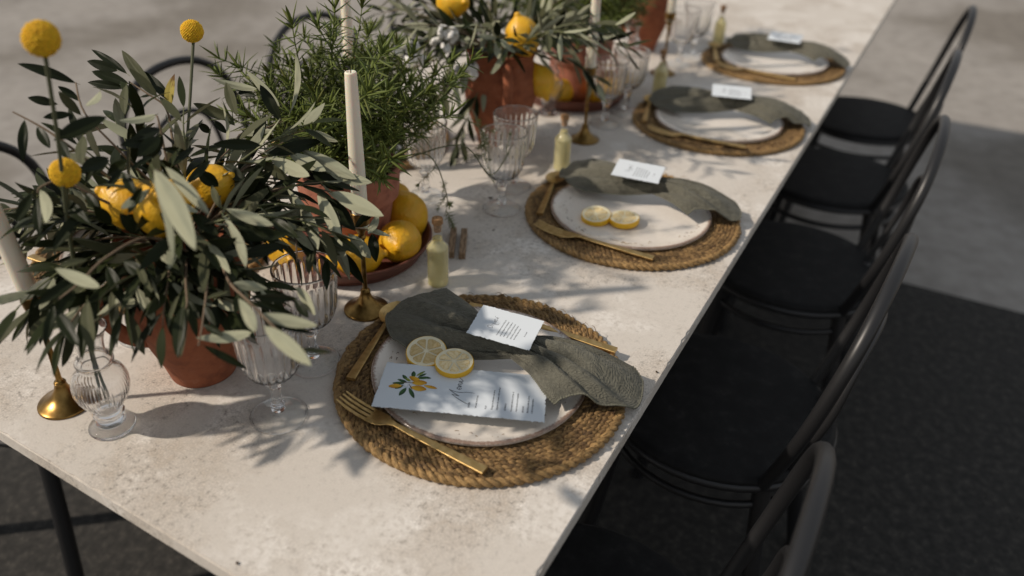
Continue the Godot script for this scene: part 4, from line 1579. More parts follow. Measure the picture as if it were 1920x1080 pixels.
func ball_flower(label: String, head: Vector3, r: float, stem: Array, seed_: int) -> void:
	var t := thing("ball_flower", label, "flower", head, 0.0, "round yellow ball flowers")
	var g := Geo.new()
	var rr := RandomNumberGenerator.new()
	rr.seed = seed_
	var core := PackedVector2Array()
	for i in 17:
		var a := -PI / 2 + PI * i / 16.0
		core.append(Vector2(maxf(cos(a), 0.0), sin(a)) * r * 0.955)
	g.lathe(core, 24, Transform3D(), null, Color(0.6, 0.5, 0.4))
	var count := 430
	for i in count:
		var y := 1.0 - 2.0 * (i + 0.5) / count
		var a := i * 2.399963
		var n := Vector3(sqrt(1.0 - y * y) * cos(a), y, sqrt(1.0 - y * y) * sin(a))
		var side := n.cross(Vector3.UP if absf(n.y) < 0.9 else Vector3.RIGHT).normalized()
		var up := n.cross(side)
		var s := r * 0.104
		var lift := r * (0.975 + rr.randf_range(-0.03, 0.04))
		var c := Color(1, 1, 1) * rr.randf_range(0.8, 1.12)
		c.g *= rr.randf_range(0.9, 1.1)
		var tip := g.add(n * (lift + s * 0.55), Vector2.ZERO, c)
		var ring1 := []
		var ring2 := []
		for k in 6:
			var o := side * cos(TAU * k / 6) + up * sin(TAU * k / 6)
			ring1.append(g.add(n * (lift + s * 0.3) + o * s * 0.62, Vector2.ZERO, c))
			ring2.append(g.add(n * (lift - s * 0.4) + o * s, Vector2.ZERO, c * 0.75))
		for k in 6:
			var k2 := (k + 1) % 6
			g.tri(tip, ring1[k], ring1[k2])
			g.quad(ring1[k], ring2[k], ring2[k2], ring1[k2])
	obj("flower_head", g.mesh(), M.pollen, t)
	g = Geo.new()
	var pts := []
	for p: Vector3 in stem:
		pts.append(p - head)
	var c := curve(pts, 7)
	g.tube(c, taper(0.0017, 0.0021, c.size()), 8)
	for i in range(5, c.size() - 2, 3):
		g.tube(PackedVector3Array([c[i], c[i] + Vector3(0.0035, 0.0012, -0.001)]), PackedFloat32Array([0.0006, 0.0002]), 4)
	obj("stem", g.mesh(), M.stalk, t)


func blossoms(parent: Node3D, at: Vector3, count: int, spread: float, seed_: int) -> void:
	var r := RandomNumberGenerator.new()
	r.seed = seed_
	var g := Geo.new()
	var prof := PackedVector2Array()
	for i in 7:
		var a := -PI / 2 + PI * i / 6.0
		prof.append(Vector2(maxf(cos(a), 0.0) * 0.0055, sin(a) * 0.0040))
	for k in 5:
		var o := Vector3(cos(TAU * k / 5), 0.25, sin(TAU * k / 5)) * 0.0052
		g.lathe(prof, 8, Transform3D(Basis(Vector3(sin(TAU * k / 5), 0, -cos(TAU * k / 5)), 0.5), o))
	var m := g.mesh()
	for i in count:
		var p := at + Vector3(r.randf_range(-1, 1), r.randf_range(-0.7, 0.7), r.randf_range(-1, 1)) * spread
		var mi := obj("blossom", m, M.bloom, parent)
		mi.position = p - parent.position
		mi.rotation = Vector3(r.randf() * 2, r.randf() * 6, r.randf() * 2)
		mi.scale = Vector3.ONE * r.randf_range(0.8, 1.5)


# ---------------------------------------------------------------- scene
func set_camera_and_light() -> void:
	var cam := Camera3D.new()
	cam.name = "camera"
	add_child(cam)
	var lens := CameraAttributesPhysical.new()
	lens.frustum_focal_length = 35.0
	lens.frustum_focus_distance = 1.06
	lens.exposure_aperture = 2.8
	lens.frustum_near = 0.05
	lens.frustum_far = 400.0
	cam.attributes = lens
	cam.projection = Camera3D.PROJECTION_FRUSTUM
	cam.near = 0.05
	cam.far = 400.0
	cam.size = 0.0359961
	cam.frustum_offset = Vector2(0.0032, -0.0021)
	cam.transform = Transform3D(Basis(Vector3(0.85290482, 0.00375257, -0.52205295), Vector3(-0.26773154, 0.86161173, -0.43121346), Vector3(0.44818878, 0.50755408, 0.73587748)), Vector3(0.20461122, 1.42446068, 0.32688801))
	cam.current = true

	var env := Environment.new()
	env.background_mode = Environment.BG_SKY
	var sky := Sky.new()
	var sm := ProceduralSkyMaterial.new()
	sm.sky_top_color = lin(0.29, 0.312, 0.345)
	sm.sky_horizon_color = lin(0.50, 0.49, 0.47)
	sm.sky_curve = 0.22
	sm.ground_bottom_color = lin(0.16, 0.15, 0.13)
	sm.ground_horizon_color = lin(0.40, 0.38, 0.36)
	sky.sky_material = sm
	env.sky = sky
	env.tonemap_mode = Environment.TONE_MAPPER_LINEAR
	env.tonemap_exposure = 1.14
	env.sdfgi_enabled = true
	env.ssao_enabled = true
	env.ssil_enabled = true
	var we := WorldEnvironment.new()
	we.name = "world_environment"
	we.environment = env
	add_child(we)

	var sun := DirectionalLight3D.new()
	sun.name = "sun"
	sun.light_color = Color(1.0, 0.945, 0.88)
	sun.light_energy = 1.0
	sun.light_angular_distance = 1.7
	sun.shadow_enabled = true
	sun.sky_mode = DirectionalLight3D.SKY_MODE_LIGHT_ONLY
	add_child(sun)
	sun.look_at_from_position(Vector3(-0.587, 0.643, 0.49) * 10.0, Vector3.ZERO)


func place_setting_pieces() -> void:
	var o := Vector3(-0.2, TOP, -0.388)
	var mat_a := make_placemat()
	mat_a.position = o
	var plate_a := make_plate()
	plate_a.position = o + Vector3(-0.003, 0, -0.003)
	var fork_a := make_fork()
	fork_a.position = Vector3(-0.2115, TOP + 0.0115, -0.243)
	fork_a.rotation.y = -0.05
	var knife_a := make_knife()
	knife_a.position = Vector3(-0.171, TOP + 0.0105, -0.5185)
	knife_a.rotation.y = 0.03
	var spoon_a := make_spoon()
	spoon_a.position = Vector3(-0.361, TOP + 0.0105, -0.388)
	spoon_a.rotation.y = -1.31
	var napkin_a := make_napkin(o)
	napkin_a.position = o
	var napkin_b := make_napkin(o, 1)
	make_menu_card()
	var card_a := make_name_card(Vector3.ZERO)
	make_slice("thick lemon slice with grey pulp leaning on the nearest green napkin", Vector3(-0.2710, 0.7690, -0.3695), Vector3(0.20, 0.4, 0.03), M.pulp_dull, 0.0272, 0.0145)
	make_slice("pale lemon slice lying half on the lemon menu card", Vector3(-0.2255, 0.7785, -0.3645), Vector3(0.05, 1.1, 0.05), M.pulp, 0.0255, 0.0085)

	var spots := [
		[Vector3(-0.2, TOP, -0.9264), 0.0, "with two lemon slices and no menu card", "second placemat along the right edge", 0.0],
		[Vector3(-0.2, TOP, -1.4648), 0.05, "", "third placemat along the right edge", 0.0],
		[Vector3(-0.2, TOP, -2.003), 0.0, "", "fourth placemat along the right edge", 0.0],
		[Vector3(-0.83, TOP, -0.395), PI, "", "mat across the table behind the near bouquet", 0.0],
		[Vector3(-0.83, TOP, -0.955), PI, "", "mat across the table behind the rosemary", 0.0],
	]
	var r := RandomNumberGenerator.new()
	r.seed = 960
	var round_ := func(c: Vector3, a: float) -> Transform3D:
		return Transform3D(Basis(), c) * Transform3D(Basis(Vector3.UP, a), Vector3.ZERO) * Transform3D(Basis(), -c)
	for k in spots.size():
		var s: Array = spots[k]
		var xf := Transform3D(Basis(Vector3.UP, s[1]), s[0]) * Transform3D(Basis(), -o)
		var which: String = s[3]
		dup_moved(mat_a, xf * round_.call(o, 0.9 + k * 1.1), "woven seagrass round, the " + which)
		dup_moved(plate_a, xf * round_.call(o, 2.0 + k), "cream plate with brown rim on the " + which)
		dup_moved(fork_a, xf * round_.call(fork_a.position, r.randf_range(-0.07, 0.05)), "gold fork on the " + which)
		dup_moved(spoon_a, xf * round_.call(spoon_a.position, r.randf_range(-0.08, 0.08)), "gold spoon on the " + which)
		dup_moved(knife_a, xf * round_.call(knife_a.position, r.randf_range(-0.05, 0.05)), "gold knife on the " + which)
		if k == 0:
			xf.origin += Vector3(-0.012, 0.0, -0.008)
			napkin_b.transform = xf * Transform3D(Basis(), o)
			napkin_b.set_meta("label", "olive muslin napkin on the " + which)
		else:
			dup_moved(napkin_a if k % 2 else napkin_b, (xf if k % 2 else xf * Transform3D(Basis(), o) * napkin_b.transform.affine_inverse()) * round_.call(o if k % 2 else napkin_b.position, r.randf_range(-0.14, 0.14)), "olive muslin napkin on the " + which)
		if k == 0:
			xf.origin += Vector3(-0.014, 0.002, 0.0)
		dup_moved(card_a, xf * round_.call(Vector3(-0.18, 0, -0.42), r.randf_range(-0.12, 0.12) if k > 0 else 0.0), "small pale card on the napkin of the " + which)
	make_slice("left one of two lemon slices on the second plate", Vector3(-0.243, 0.7605, -0.868), Vector3(0.12, 0.7, 0.10), M.pulp, 0.0262, 0.011)
	make_slice("right one of two lemon slices on the second plate", Vector3(-0.196, 0.7605, -0.882), Vector3(0.05, 0.2, 0.06), M.pulp, 0.0262, 0.011)


func place_glassware() -> void:
	var g := make_goblet()
	g.position = Vector3(-0.377, TOP, -0.198)
	for s in [[-0.410, -0.303, "ribbed glass goblet behind the first one, beside the spoon"], [-0.414, -0.832, "ribbed glass goblet in front of the far jug, nearer of the pair"], [-0.440, -0.925, "ribbed glass goblet in front of the far jug, farther of the pair"],
		[-0.418, -1.328, "ribbed glass goblet before the far saucer of lemons"], [-0.405, -1.425, "ribbed glass goblet just behind the one at the far lemon saucer"], [-0.56, -0.80, "ribbed glass goblet behind the rosemary shoots"], [-0.655, -0.225, "ribbed glass goblet across the table hidden by the near jug"],
		[-0.42, -1.86, "ribbed glass goblet at the fourth placemat"], [-0.41, -1.955, "farthest ribbed glass goblet in front of the last jug"]]:
		dup(g, Vector3(s[0], TOP, s[1]), s[1] * 3.0, s[2])
	var v := make_bud_vase()
	v.position = Vector3(-0.536, TOP, -0.078)
	dup(v, Vector3(-0.560, TOP, -1.325), 0.4, "empty glass bud vase between the far jug and the far lemon saucer")
	dup(v, Vector3(-0.50, TOP, -1.68), 0.9, "empty glass bud vase in front of the last terracotta jug")
	var b := make_bottle()
	b.position = Vector3(-0.375, TOP, -0.557)
	dup(b, Vector3(-0.397, TOP, -1.052), 0.5, "small corked bottle of yellow liqueur behind the second green napkin")
	dup(b, Vector3(-0.381, TOP, -1.585), 1.0, "small corked bottle of yellow liqueur at the third placemat")
	dup(b, Vector3(-0.385, TOP, -2.12), 1.5, "farthest small corked bottle of yellow liqueur")
	var c := make_candlestick()
	c.position = Vector3(-0.426, TOP, -0.440)
	var k := make_candle(0.216)
	k.position = c.position + Vector3(0, 0.1472, 0)
	for s in [[-0.621, -0.075, "brass candlestick beside the near bud vase", "ivory taper candle cut by the left edge beside the near olive bouquet", -0.11], [-0.420, -1.217, "brass candlestick behind the second green napkin", "ivory taper candle in front of the far flowerpot", 0.0],
		[-0.735, -0.815, "brass candlestick hidden behind the rosemary", "ivory taper candle rising behind the rosemary", 0.0], [-0.43, -1.76, "farthest brass candlestick on the table", "farthest ivory taper candle on the table", 0.0]]:
		dup(c, Vector3(s[0], TOP, s[1]), s[1], s[2])
		var taper_ := dup(k, Vector3(s[0], TOP + 0.1472, s[1]), s[1], s[3])
		if s[4] != 0.0:   # stands a little crooked in its cup
			taper_.basis = Basis(Vector3(-0.52, 0, -0.853).normalized(), s[4]) * taper_.basis


func place_pots_and_fruit() -> void:
	var j := make_jug()
	j.position = Vector3(-0.526, TOP, -0.215)
	j.rotation.y = -2.15 + PI + 0.25
	dup(j, Vector3(-0.566, TOP, -1.095), 2.2, "terracotta jug holding the far olive bouquet with white blossoms")
	dup(j, Vector3(-0.565, TOP, -1.945), 1.2, "last terracotta jug at the far end of the table")
	var p := make_flowerpot(M.clay[1])
	p.position = Vector3(-0.562, TOP + 0.0075, -0.582)
	dup(p, Vector3(-0.560, TOP + 0.0075, -1.475), 0.7, "terracotta flowerpot with a banded rim behind the far jug")
	var s := make_saucer()
	s.position = Vector3(-0.556, TOP, -0.570)
	dup(s, Vector3(-0.560, TOP, -1.465), 0.3, "dark terracotta saucer with lemons under the far flowerpot")
	lemon("big round lemon at the front of the saucer by the small bottle", Vector3(-0.457, 0.7935, -0.572), Vector3(0.5, 0.25, 0.75), 1, 0.0345)
	lemon("lemon with its tip up behind the big round lemon", Vector3(-0.494, 0.7985, -0.648), Vector3(-0.5, 0.75, -0.1), 2, 0.034)
	lemon("lemon at the back of the saucer against the rosemary pot", Vector3(-0.553, 0.794, -0.688), Vector3(0.6, 0.2, 0.5), 3, 0.032)
	lemon("lemon on the saucer behind the brass candlestick", Vector3(-0.489, 0.791, -0.503), Vector3(0.8, 0.1, -0.5), 4, 0.0335)
	lemon("lemon on the saucer hidden under the olive leaves", Vector3(-0.606, 0.79, -0.468), Vector3(0.7, 0.1, 0.6), 5, 0.031)
	lemon("lemon on the far saucer behind the brass candlestick", Vector3(-0.470, 0.79, -1.42), Vector3(0.7, 0.1, 0.6), 6, 0.0335)
	lemon("lemon on the far saucer seen through the goblet", Vector3(-0.462, 0.79, -1.495), Vector3(0.2, 0.2, 0.8), 7, 0.033)
	lemon("lemon on the far saucer beside the bud vase", Vector3(-0.555, 0.79, -1.372), Vector3(-0.3, 0.5, 0.6), 8, 0.031)
	lemon("left lemon tucked into the near olive bouquet, wrinkled", Vector3(-0.528, 1.015, -0.166), Vector3(-0.6, 0.5, 0.5), 9, 0.029)
	lemon("front lemon tucked into the near olive bouquet", Vector3(-0.472, 1.026, -0.165), Vector3(0.5, 0.7, 0.5), 10, 0.032)
	lemon("back lemon tucked into the near olive bouquet", Vector3(-0.510, 1.003, -0.262), Vector3(0.7, 0.4, -0.3), 11, 0.027)
	lemon("lemon held up in the far olive bouquet", Vector3(-0.512, 0.995, -1.080), Vector3(-0.25, 1.0, 0.15), 12, 0.0345)
	lemon("lemon hanging on the flank of the far jug", Vector3(-0.490, 0.896, -1.125), Vector3(0.5, -1.0, 0.0), 13, 0.030)
	lemon("lemon at the top of the far olive bouquet", Vector3(-0.655, 1.05, -1.05), Vector3(1.0, 0.2, 0.4), 14, 0.032)


func place_small_things() -> void:
	for q in [[Vector3(-0.418, TOP, -0.668), "left wooden stick of the pair behind the small bottle"], [Vector3(-0.4005, TOP, -0.6745), "right wooden stick of the pair behind the small bottle"]]:
		var g := Geo.new()
		g.box(Vector3(-0.0052, 0.0003, -0.042), Vector3(0.0052, 0.0135, 0.042), 0.0007)
		var o := obj("wooden_stick", g.mesh(), M.wood)
		o.position = q[0]
		o.rotation.y = 0.50
		tag(o, q[1], "wooden stick", "wooden card holder sticks")
	var r := RandomNumberGenerator.new()
	r.seed = 900
	for q in [[-0.4515, -0.857, 0.008, "dark dry leaf bit on the table left of the far goblet pair"], [-0.262, -0.012, 0.004, "tiny dry leaf bit near the short edge of the table"], [-0.385, -0.752, 0.003, "tiny dark crumb between bottle and second placemat"], [-0.008, -0.524, 0.004, "dark chip on the right table edge beside the nearest napkin"]]:
		var g := Geo.new()
		var pts := PackedVector2Array()
		for k in 9:
			var a := TAU * k / 9
			pts.append(Vector2(cos(a) * q[2] * r.randf_range(0.4, 0.6), sin(a) * q[2] * r.randf_range(0.2, 0.45)))
		g.slab(pts, 0.0004, 0.0014, func(p): return absf(p.x) * 0.5)
		var o := obj("dry_leaf_bit", g.mesh(), M.dry)
		o.position = Vector3(q[0], TOP, q[1])
		o.rotation.y = r.randf() * 6
		tag(o, q[3], "leaf bit", "dry leaf bits on the table")


func scatter_grit() -> void:
	# loose grit lying on the shade-darkened ground
	var g := Geo.new()
	for q in [[1, 0, 0], [-1, 0, 0], [0, 0.6, 0], [0, -0.4, 0], [0, 0, 0.8], [0, 0, -0.9]]:
		g.add(Vector3(q[0], q[1], q[2]) * 0.5)
	for f in [[0, 2, 4], [4, 2, 1], [1, 2, 5], [5, 2, 0], [4, 3, 0], [1, 3, 4], [5, 3, 1], [0, 3, 5]]:
		g.facing([g.v[f[0]], g.v[f[1]], g.v[f[2]]], g.v[f[0]] + g.v[f[1]] + g.v[f[2]])
	var mm_ := MultiMesh.new()
	mm_.transform_format = MultiMesh.TRANSFORM_3D
	mm_.mesh = g.mesh(mat(lin(0.11, 0.10, 0.085), 0.95))
	mm_.instance_count = 2600
	var r := RandomNumberGenerator.new()
	r.seed = 950
	for i in 2600:
		var s := 0.002 + 0.006 * pow(r.randf(), 4.0)
		var at := Vector3(r.randf_range(-1.8, 2.2), 0.0042, r.randf_range(-2.3, 0.6))
		mm_.set_instance_transform(i, Transform3D(Basis.from_euler(Vector3(r.randf(), r.randf() * 6, r.randf())).scaled(Vector3.ONE * s), at))
	var o := MultiMeshInstance3D.new()
	o.name = "loose_grit"
	o.multimesh = mm_
	add_child(o)
	o.set_meta("kind", "stuff")
	tag(o, "loose pale grit scattered over the shade-darkened ground under the chairs", "grit")


func place_plants() -> void:
	for kind in 4:
		var list := []
		for k in (7 if kind < 3 else 1):
			list.append(leaf_mesh(kind, 300 + kind * 20 + k))
		leaf_meshes.append(list)
	var twig_sets := []
	twig_sets.append([[-523,983,-217,-570,1055,-197,-601,1102,-183,-638,1126,-204],
		[[-638,1126,-204,-682,1152,-168,140,67,66,34,0],
		[-640,1108,-177,-662,1118,-157,109,71,44,55,0],
		[-605,1101,-180,-615,1131,-167,119,68,-9,72,2],
		[-558,1137,-179,-547,1129,-153,147,9,-95,-31,1],
		[-614,1102,-175,-622,1106,-146,101,78,61,13,0],
		[-628,1108,-197,-655,1123,-192,98,53,82,22,0],
		[-602,1089,-173,-593,1085,-149,95,56,82,-8,0]]])
	twig_sets.append([[-527,984,-229,-593,1048,-286,-601,1064,-293,-612,1077,-296,-629,1087,-292,-664,1098,-292],
		[[-669,1107,-295,-725,1131,-291,108,38,84,38,0],
		[-671,1113,-284,-707,1124,-269,133,45,50,74,0],
		[-654,1099,-284,-698,1112,-267,147,45,64,63,0],
		[-622,1087,-296,-692,1130,-310,162,21,60,77,2],
		[-620,1086,-296,-650,1119,-287,126,57,31,76,2],
		[-605,1081,-302,-652,1110,-307,134,45,80,39,0],
		[-604,1072,-296,-612,1111,-319,153,24,52,82,3],
		[-648,1098,-274,-691,1104,-252,119,45,48,75,0],
		[-632,1108,-264,-607,1085,-235,134,1,78,63,2],
		[-626,1087,-293,-638,1085,-284,53,13,90,41,0]]])
	twig_sets.append([[-507,992,-205,-525,1089,-220,-533,1101,-224],
		[[-533,1101,-224,-549,1100,-186,113,-43,-88,-21,1],
		[-542,1095,-228,-547,1095,-211,84,-40,-91,-10,1],
		[-510,1129,-148,-523,1121,-94,172,66,70,26,0],
		[-509,1096,-208,-506,1097,-170,150,60,79,-6,0]]])
	twig_sets.append([[-535,1022,-168,-576,1071,-149,-610,1091,-143,-631,1102,-137,-652,1111,-131],
		[[-639,1104,-134,-610,1074,-103,110,49,80,34,0],
		[-625,1097,-138,-598,1081,-130,117,32,80,51,0],
		[-601,1085,-144,-567,1074,-130,116,10,89,45,0]]])
	twig_sets.append([[-510,981,-263,-532,1015,-328,-555,1026,-362,-535,1030,-391,-526,1034,-413],
		[[-566,1042,-367,-619,1061,-348,161,42,30,86,2],
		[-565,1047,-371,-597,1082,-389,155,14,56,81,2],
		[-566,1070,-414,-618,1080,-388,107,-43,-63,-64,1],
		[-534,1051,-419,-593,1089,-424,122,-28,-51,-81,1],
		[-513,1040,-398,-551,1083,-404,161,45,51,73,0],
		[-519,1043,-424,-536,1107,-471,143,39,-48,-78,1],
		[-501,1033,-414,-484,1044,-445,149,-24,-87,-43,1],
		[-540,1034,-350,-506,1039,-374,103,-31,-75,-59,1],
		[-482,1032,-411,-449,1014,-432,105,-65,-50,-57,1],
		[-565,1063,-409,-599,1066,-404,100,17,52,84,0],
		[-564,1036,-364,-587,1054,-363,112,46,53,71,0],
		[-556,1035,-341,-575,1050,-339,96,47,54,70,0],
		[-566,1039,-324,-575,1053,-315,108,83,18,53,0]]])
	twig_sets.append([[-487,989,-243,-489,1013,-285,-474,1027,-317,-460,1031,-343,-452,1029,-360],
		[[-449,1029,-361,-367,1005,-368,191,-24,-62,-75,1],
		[-454,1029,-344,-397,1019,-345,170,-12,-66,-74,1],
		[-464,1027,-324,-394,1019,-320,180,-4,-68,-74,1],
		[-474,1024,-315,-431,1009,-318,156,13,19,97,2],
		[-404,1007,-360,-350,1002,-375,158,-27,-67,-69,1],
		[-430,1005,-356,-390,986,-367,187,45,52,73,0],
		[-465,1049,-311,-492,1062,-263,145,83,44,35,0],
		[-470,1031,-323,-428,1040,-381,172,64,55,54,0],
		[-422,1008,-363,-409,1002,-367,53,-46,-58,-68,1]]])
	twig_sets.append([[-471,972,-241,-469,984,-277,-459,990,-301,-436,997,-320,-431,995,-335,-412,991,-344,-395,988,-352],
		[[-390,992,-345,-311,981,-344,212,-9,-67,-74,1],
		[-430,1000,-312,-343,960,-269,176,12,-59,-80,1],
		[-405,993,-336,-332,960,-290,178,-1,-82,-57,1],
		[-407,977,-351,-358,947,-346,226,32,62,72,0],
		[-396,969,-352,-370,937,-332,133,5,55,83,0]]])
	twig_sets.append([[-472,976,-202,-425,1015,-190,-404,1032,-186],
		[[-402,1034,-189,-347,1023,-202,135,-28,-69,-67,1],
		[-402,1028,-185,-331,1006,-145,132,28,-54,-80,1],
		[-421,1025,-199,-445,1043,-210,93,13,65,75,2],
		[-414,1020,-200,-363,1001,-204,138,31,66,69,0],
		[-427,986,-209,-370,986,-243,168,47,44,77,0],
		[-396,975,-193,-372,976,-235,154,66,64,39,0]]])
	twig_sets.append([[-455,966,-233,-426,967,-265,-398,966,-281,-378,961,-262,-366,949,-248],
		[[-374,954,-288,-350,937,-249,150,-16,86,49,2],
		[-397,964,-280,-367,950,-275,151,17,65,74,2],
		[-404,952,-295,-344,940,-296,128,7,25,97,2],
		[-396,966,-282,-411,964,-271,63,-27,-79,-55,1]]])
	twig_sets.append([[-472,957,-257,-439,939,-333,-409,922,-380,-384,915,-403],
		[[-401,925,-346,-338,898,-312,180,21,-55,-81,1],
		[-387,924,-367,-336,911,-349,162,7,-71,-70,1],
		[-384,928,-426,-376,913,-394,141,13,-90,-43,1],
		[-378,910,-403,-353,888,-377,154,15,83,54,0],
		[-391,917,-401,-357,907,-415,78,-44,-65,-62,1],
		[-396,931,-421,-405,910,-401,86,37,55,75,0],
		[-389,905,-353,-338,886,-330,135,4,80,60,0],
		[-390,929,-424,-404,914,-418,72,8,28,96,0]]])
	twig_sets.append([[-496,986,-194,-431,1085,-139,-406,1105,-114],
		[[-406,1107,-115,-322,1061,-80,227,-9,-71,-70,1],
		[-429,1093,-145,-356,1065,-130,126,-12,-69,-71,1],
		[-405,1100,-111,-343,1048,-72,89,19,-43,-88,1],
		[-410,1004,-164,-359,990,-145,106,4,-76,-65,1]]])
	twig_sets.append([[-456,965,-177,-456,1012,-128,-455,1015,-76,-463,998,-46,-476,984,-28],
		[[-476,975,-22,-422,962,-5,134,10,91,39,0],
		[-479,980,-24,-458,957,7,104,48,82,30,0],
		[-461,979,-47,-418,950,-13,157,6,80,60,2],
		[-480,988,-42,-468,972,-25,101,-11,-76,-64,1],
		[-466,972,-81,-441,952,-55,87,3,81,59,2],
		[-478,1015,-35,-417,1009,-41,128,-14,-77,-62,1],
		[-477,1017,-36,-471,1013,-65,95,36,93,-4,2],
		[-473,997,-53,-488,983,-7,126,63,66,41,0],
		[-474,986,-45,-464,976,-17,116,50,86,11,0],
		[-473,991,-103,-423,982,-100,144,10,78,62,0],
		[-477,991,-87,-434,966,-69,131,29,84,46,0]]])
	twig_sets.append([[-512,986,-185,-529,1030,-137,-557,1058,-112,-566,1058,-92,-568,1052,-87],
		[[-565,1054,-90,-519,1036,-65,143,0,-81,-59,1],
		[-573,1052,-84,-560,1034,-52,122,56,80,22,0],
		[-568,1049,-85,-538,1024,-59,111,16,80,58,0],
		[-562,1096,-149,-528,1082,-119,169,-11,85,52,2],
		[-532,1076,-153,-527,1076,-115,169,71,70,-7,0],
		[-545,1052,-128,-543,1074,-144,80,61,44,66,0],
		[-551,1055,-140,-547,1066,-164,82,66,63,41,0],
		[-557,1044,-102,-497,1034,-91,145,-1,72,69,0],
		[-525,1036,-102,-520,1010,-60,122,61,71,37,0],
		[-543,1044,-124,-517,1032,-118,103,26,81,53,0],
		[-579,1036,-83,-524,1034,-101,101,30,-20,93,0]]])
	twig_sets.append([[-478,960,-187,-411,974,-129,-382,971,-104,-381,965,-100],
		[[-385,968,-100,-354,941,-59,143,4,84,53,0],
		[-381,967,-102,-351,941,-61,79,27,89,38,2],
		[-398,972,-108,-385,953,-76,59,-1,86,51,2],
		[-391,968,-110,-366,955,-103,76,26,80,54,0]]])
	twig_sets.append([[-462,960,-197,-391,972,-139,-356,957,-97,-346,945,-80],
		[[-310,950,-119,-355,943,-88,133,-24,-83,-50,1],
		[-349,939,-88,-305,919,-101,85,47,68,56,0],
		[-355,957,-97,-327,953,-98,74,13,77,63,0],
		[-374,968,-120,-362,970,-142,55,31,92,24,2],
		[-365,967,-111,-344,956,-103,86,4,65,76,0]]])
	twig_sets.append([[-499,960,-175,-472,980,-123,-461,992,-111],
		[[-461,992,-111,-416,980,-89,88,-7,80,59,2],
		[-438,977,-128,-424,975,-94,106,-21,97,15,2],
		[-458,990,-139,-436,977,-130,80,-13,-71,-70,1],
		[-441,951,-109,-453,960,-135,115,38,91,14,0],
		[-476,990,-155,-446,985,-142,70,-5,89,46,0]]])
	twig_sets.append([[-450,955,-201,-364,977,-146,-313,991,-119,-264,996,-98,-230,991,-88],
		[[-304,1002,-104,-262,992,-82,129,12,-80,-59,1],
		[-258,997,-88,-194,985,-78,153,-4,-75,-66,1],
		[-284,989,-108,-233,979,-132,127,-40,-75,-53,1],
		[-288,980,-113,-241,967,-133,72,44,37,82,0],
		[-314,984,-127,-278,965,-149,95,63,57,53,0],
		[-310,968,-186,-273,954,-172,155,24,-33,-91,1],
		[-302,963,-174,-279,952,-167,110,18,78,60,0],
		[-361,977,-147,-335,966,-170,111,-67,-47,-57,1],
		[-356,936,-286,-334,916,-258,113,21,86,46,0],
		[-226,979,-96,-204,970,-117,59,68,54,49,2],
		[-329,976,-140,-305,957,-182,99,88,7,47,0],
		[-336,965,-168,-318,952,-184,79,75,49,45,0],
		[-344,975,-144,-331,966,-118,108,28,94,21,0]]])
	twig_sets.append([[-507,992,-205,-495,1051,-185,-490,1078,-166],
		[[-483,1078,-143,-483,1083,-174,73,68,72,12,0],
		[-480,1079,-132,-455,1063,-123,109,30,79,54,0],
		[-499,1059,-121,-500,1074,-144,83,61,68,41,0],
		[-514,1053,-243,-517,1069,-211,91,97,25,-4,0],
		[-510,1059,-250,-503,1052,-208,91,58,81,5,0],
		[-491,1096,-192,-489,1086,-159,170,65,74,19,0],
		[-503,1089,-193,-506,1096,-155,148,86,51,0,0],
		[-504,1070,-179,-497,1094,-200,151,80,24,55,0],
		[-480,1051,-194,-484,1074,-181,128,90,-9,42,0],
		[-500,1066,-193,-473,1051,-199,106,30,17,94,0],
		[-467,1058,-234,-468,1043,-197,107,60,75,30,0],
		[-465,1043,-117,-443,1076,-125,97,30,5,95,0],
		[-425,1015,-148,-421,1053,-123,131,93,-27,25,0],
		[-466,1015,-124,-472,1043,-112,144,89,1,46,0],
		[-528,1059,-144,-505,1078,-157,137,30,28,91,0],
		[-501,1019,-119,-498,1050,-102,134,91,-27,30,0],
		[-481,1015,-251,-492,1039,-233,161,90,11,43,0],
		[-497,1028,-277,-463,1016,-276,166,21,67,71,0],
		[-439,1025,-174,-401,1010,-173,148,26,71,66,0],
		[-388,986,-178,-388,991,-141,135,69,71,-11,0],
		[-453,975,-131,-424,990,-146,148,19,47,86,0],
		[-447,983,-263,-416,989,-286,152,42,56,71,0],
		[-466,1008,-295,-430,990,-291,142,11,44,89,0]]])
	build_near_bouquet(twig_sets)
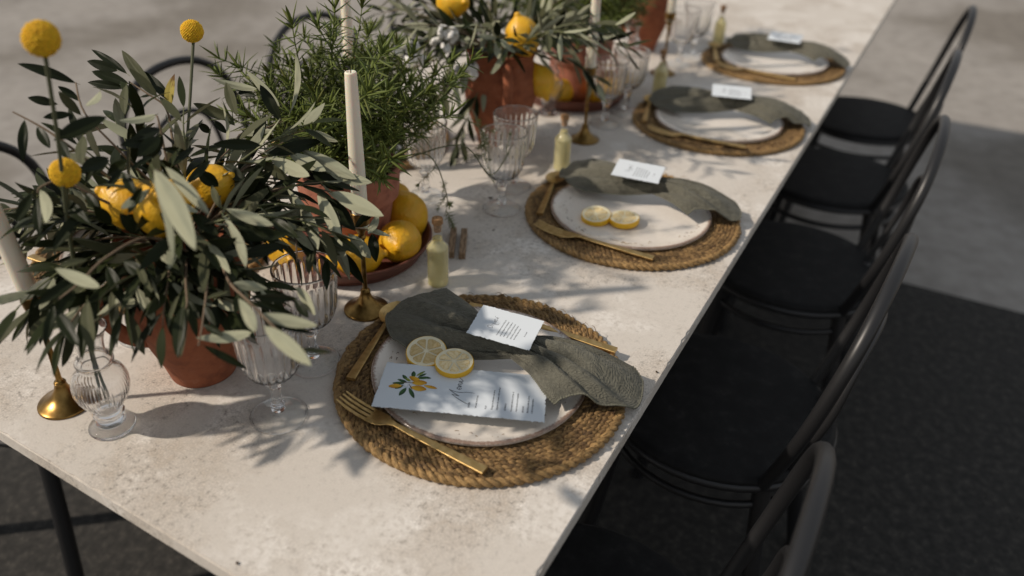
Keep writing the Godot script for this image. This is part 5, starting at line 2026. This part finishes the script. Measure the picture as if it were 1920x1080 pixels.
	var far := make_far_bouquet("far bouquet of olive branches, white blossoms and lemons behind the pair of goblets", Vector3(-0.566, 0.945, -1.095), 520,
		[Vector3(-0.05, 0.02, 0.24), Vector3(-0.12, -0.06, 0.26), Vector3(-0.22, 0.06, 0.14), Vector3(-0.2, 0.02, 0.22), Vector3(-0.1, 0.12, 0.2), Vector3(-0.2, 0.15, 0.05), Vector3(0.16, 0.02, -0.1), Vector3(-0.02, -0.12, 0.17)], 26)
	blossoms(far, Vector3(-0.625, 1.005, -0.965), 18, 0.022, 530)
	blossoms(far, Vector3(-0.65, 0.985, -0.89), 14, 0.02, 531)
	blossoms(far, Vector3(-0.585, 0.945, -0.99), 10, 0.015, 532)
	make_far_bouquet("farthest bouquet of olive branches in the last jug", Vector3(-0.565, 0.945, -1.945), 521, [], 14)
	var herb := make_rosemary(Vector3(-0.562, TOP + 0.13, -0.582), "bushy rosemary in the flowerpot behind the ivory candle")
	dup(herb, Vector3(-0.560, TOP + 0.13, -1.475), 2.4, "bushy rosemary in the far flowerpot")
	ball_flower("largest yellow ball flower on a tall stem at the top left", Vector3(-0.497, 1.2235, -0.0925), 0.0162, [Vector3(-0.530, 0.783, -0.080), Vector3(-0.536, 0.87, -0.079), Vector3(-0.535, 1.00, -0.088), Vector3(-0.515, 1.12, -0.093), Vector3(-0.497, 1.212, -0.0925)], 701)
	ball_flower("yellow ball flower standing clear above the olive leaves", Vector3(-0.605, 1.156, -0.354), 0.0138, [Vector3(-0.535, 0.93, -0.22), Vector3(-0.556, 1.00, -0.262), Vector3(-0.582, 1.07, -0.31), Vector3(-0.605, 1.145, -0.354)], 702)
	ball_flower("low yellow ball flower in front of the olive leaves by the left edge", Vector3(-0.530, 1.0795, -0.100), 0.0148, [Vector3(-0.541, 0.783, -0.077), Vector3(-0.537, 0.87, -0.078), Vector3(-0.538, 0.98, -0.088), Vector3(-0.531, 1.068, -0.099)], 703)


func _ready() -> void:
	rng.seed = 1
	set_camera_and_light()
	make_materials()
	build_ground()
	build_table()
	place_chairs()
	place_pots_and_fruit()
	place_plants()
	place_setting_pieces()
	place_glassware()
	place_small_things()
	scatter_grit()
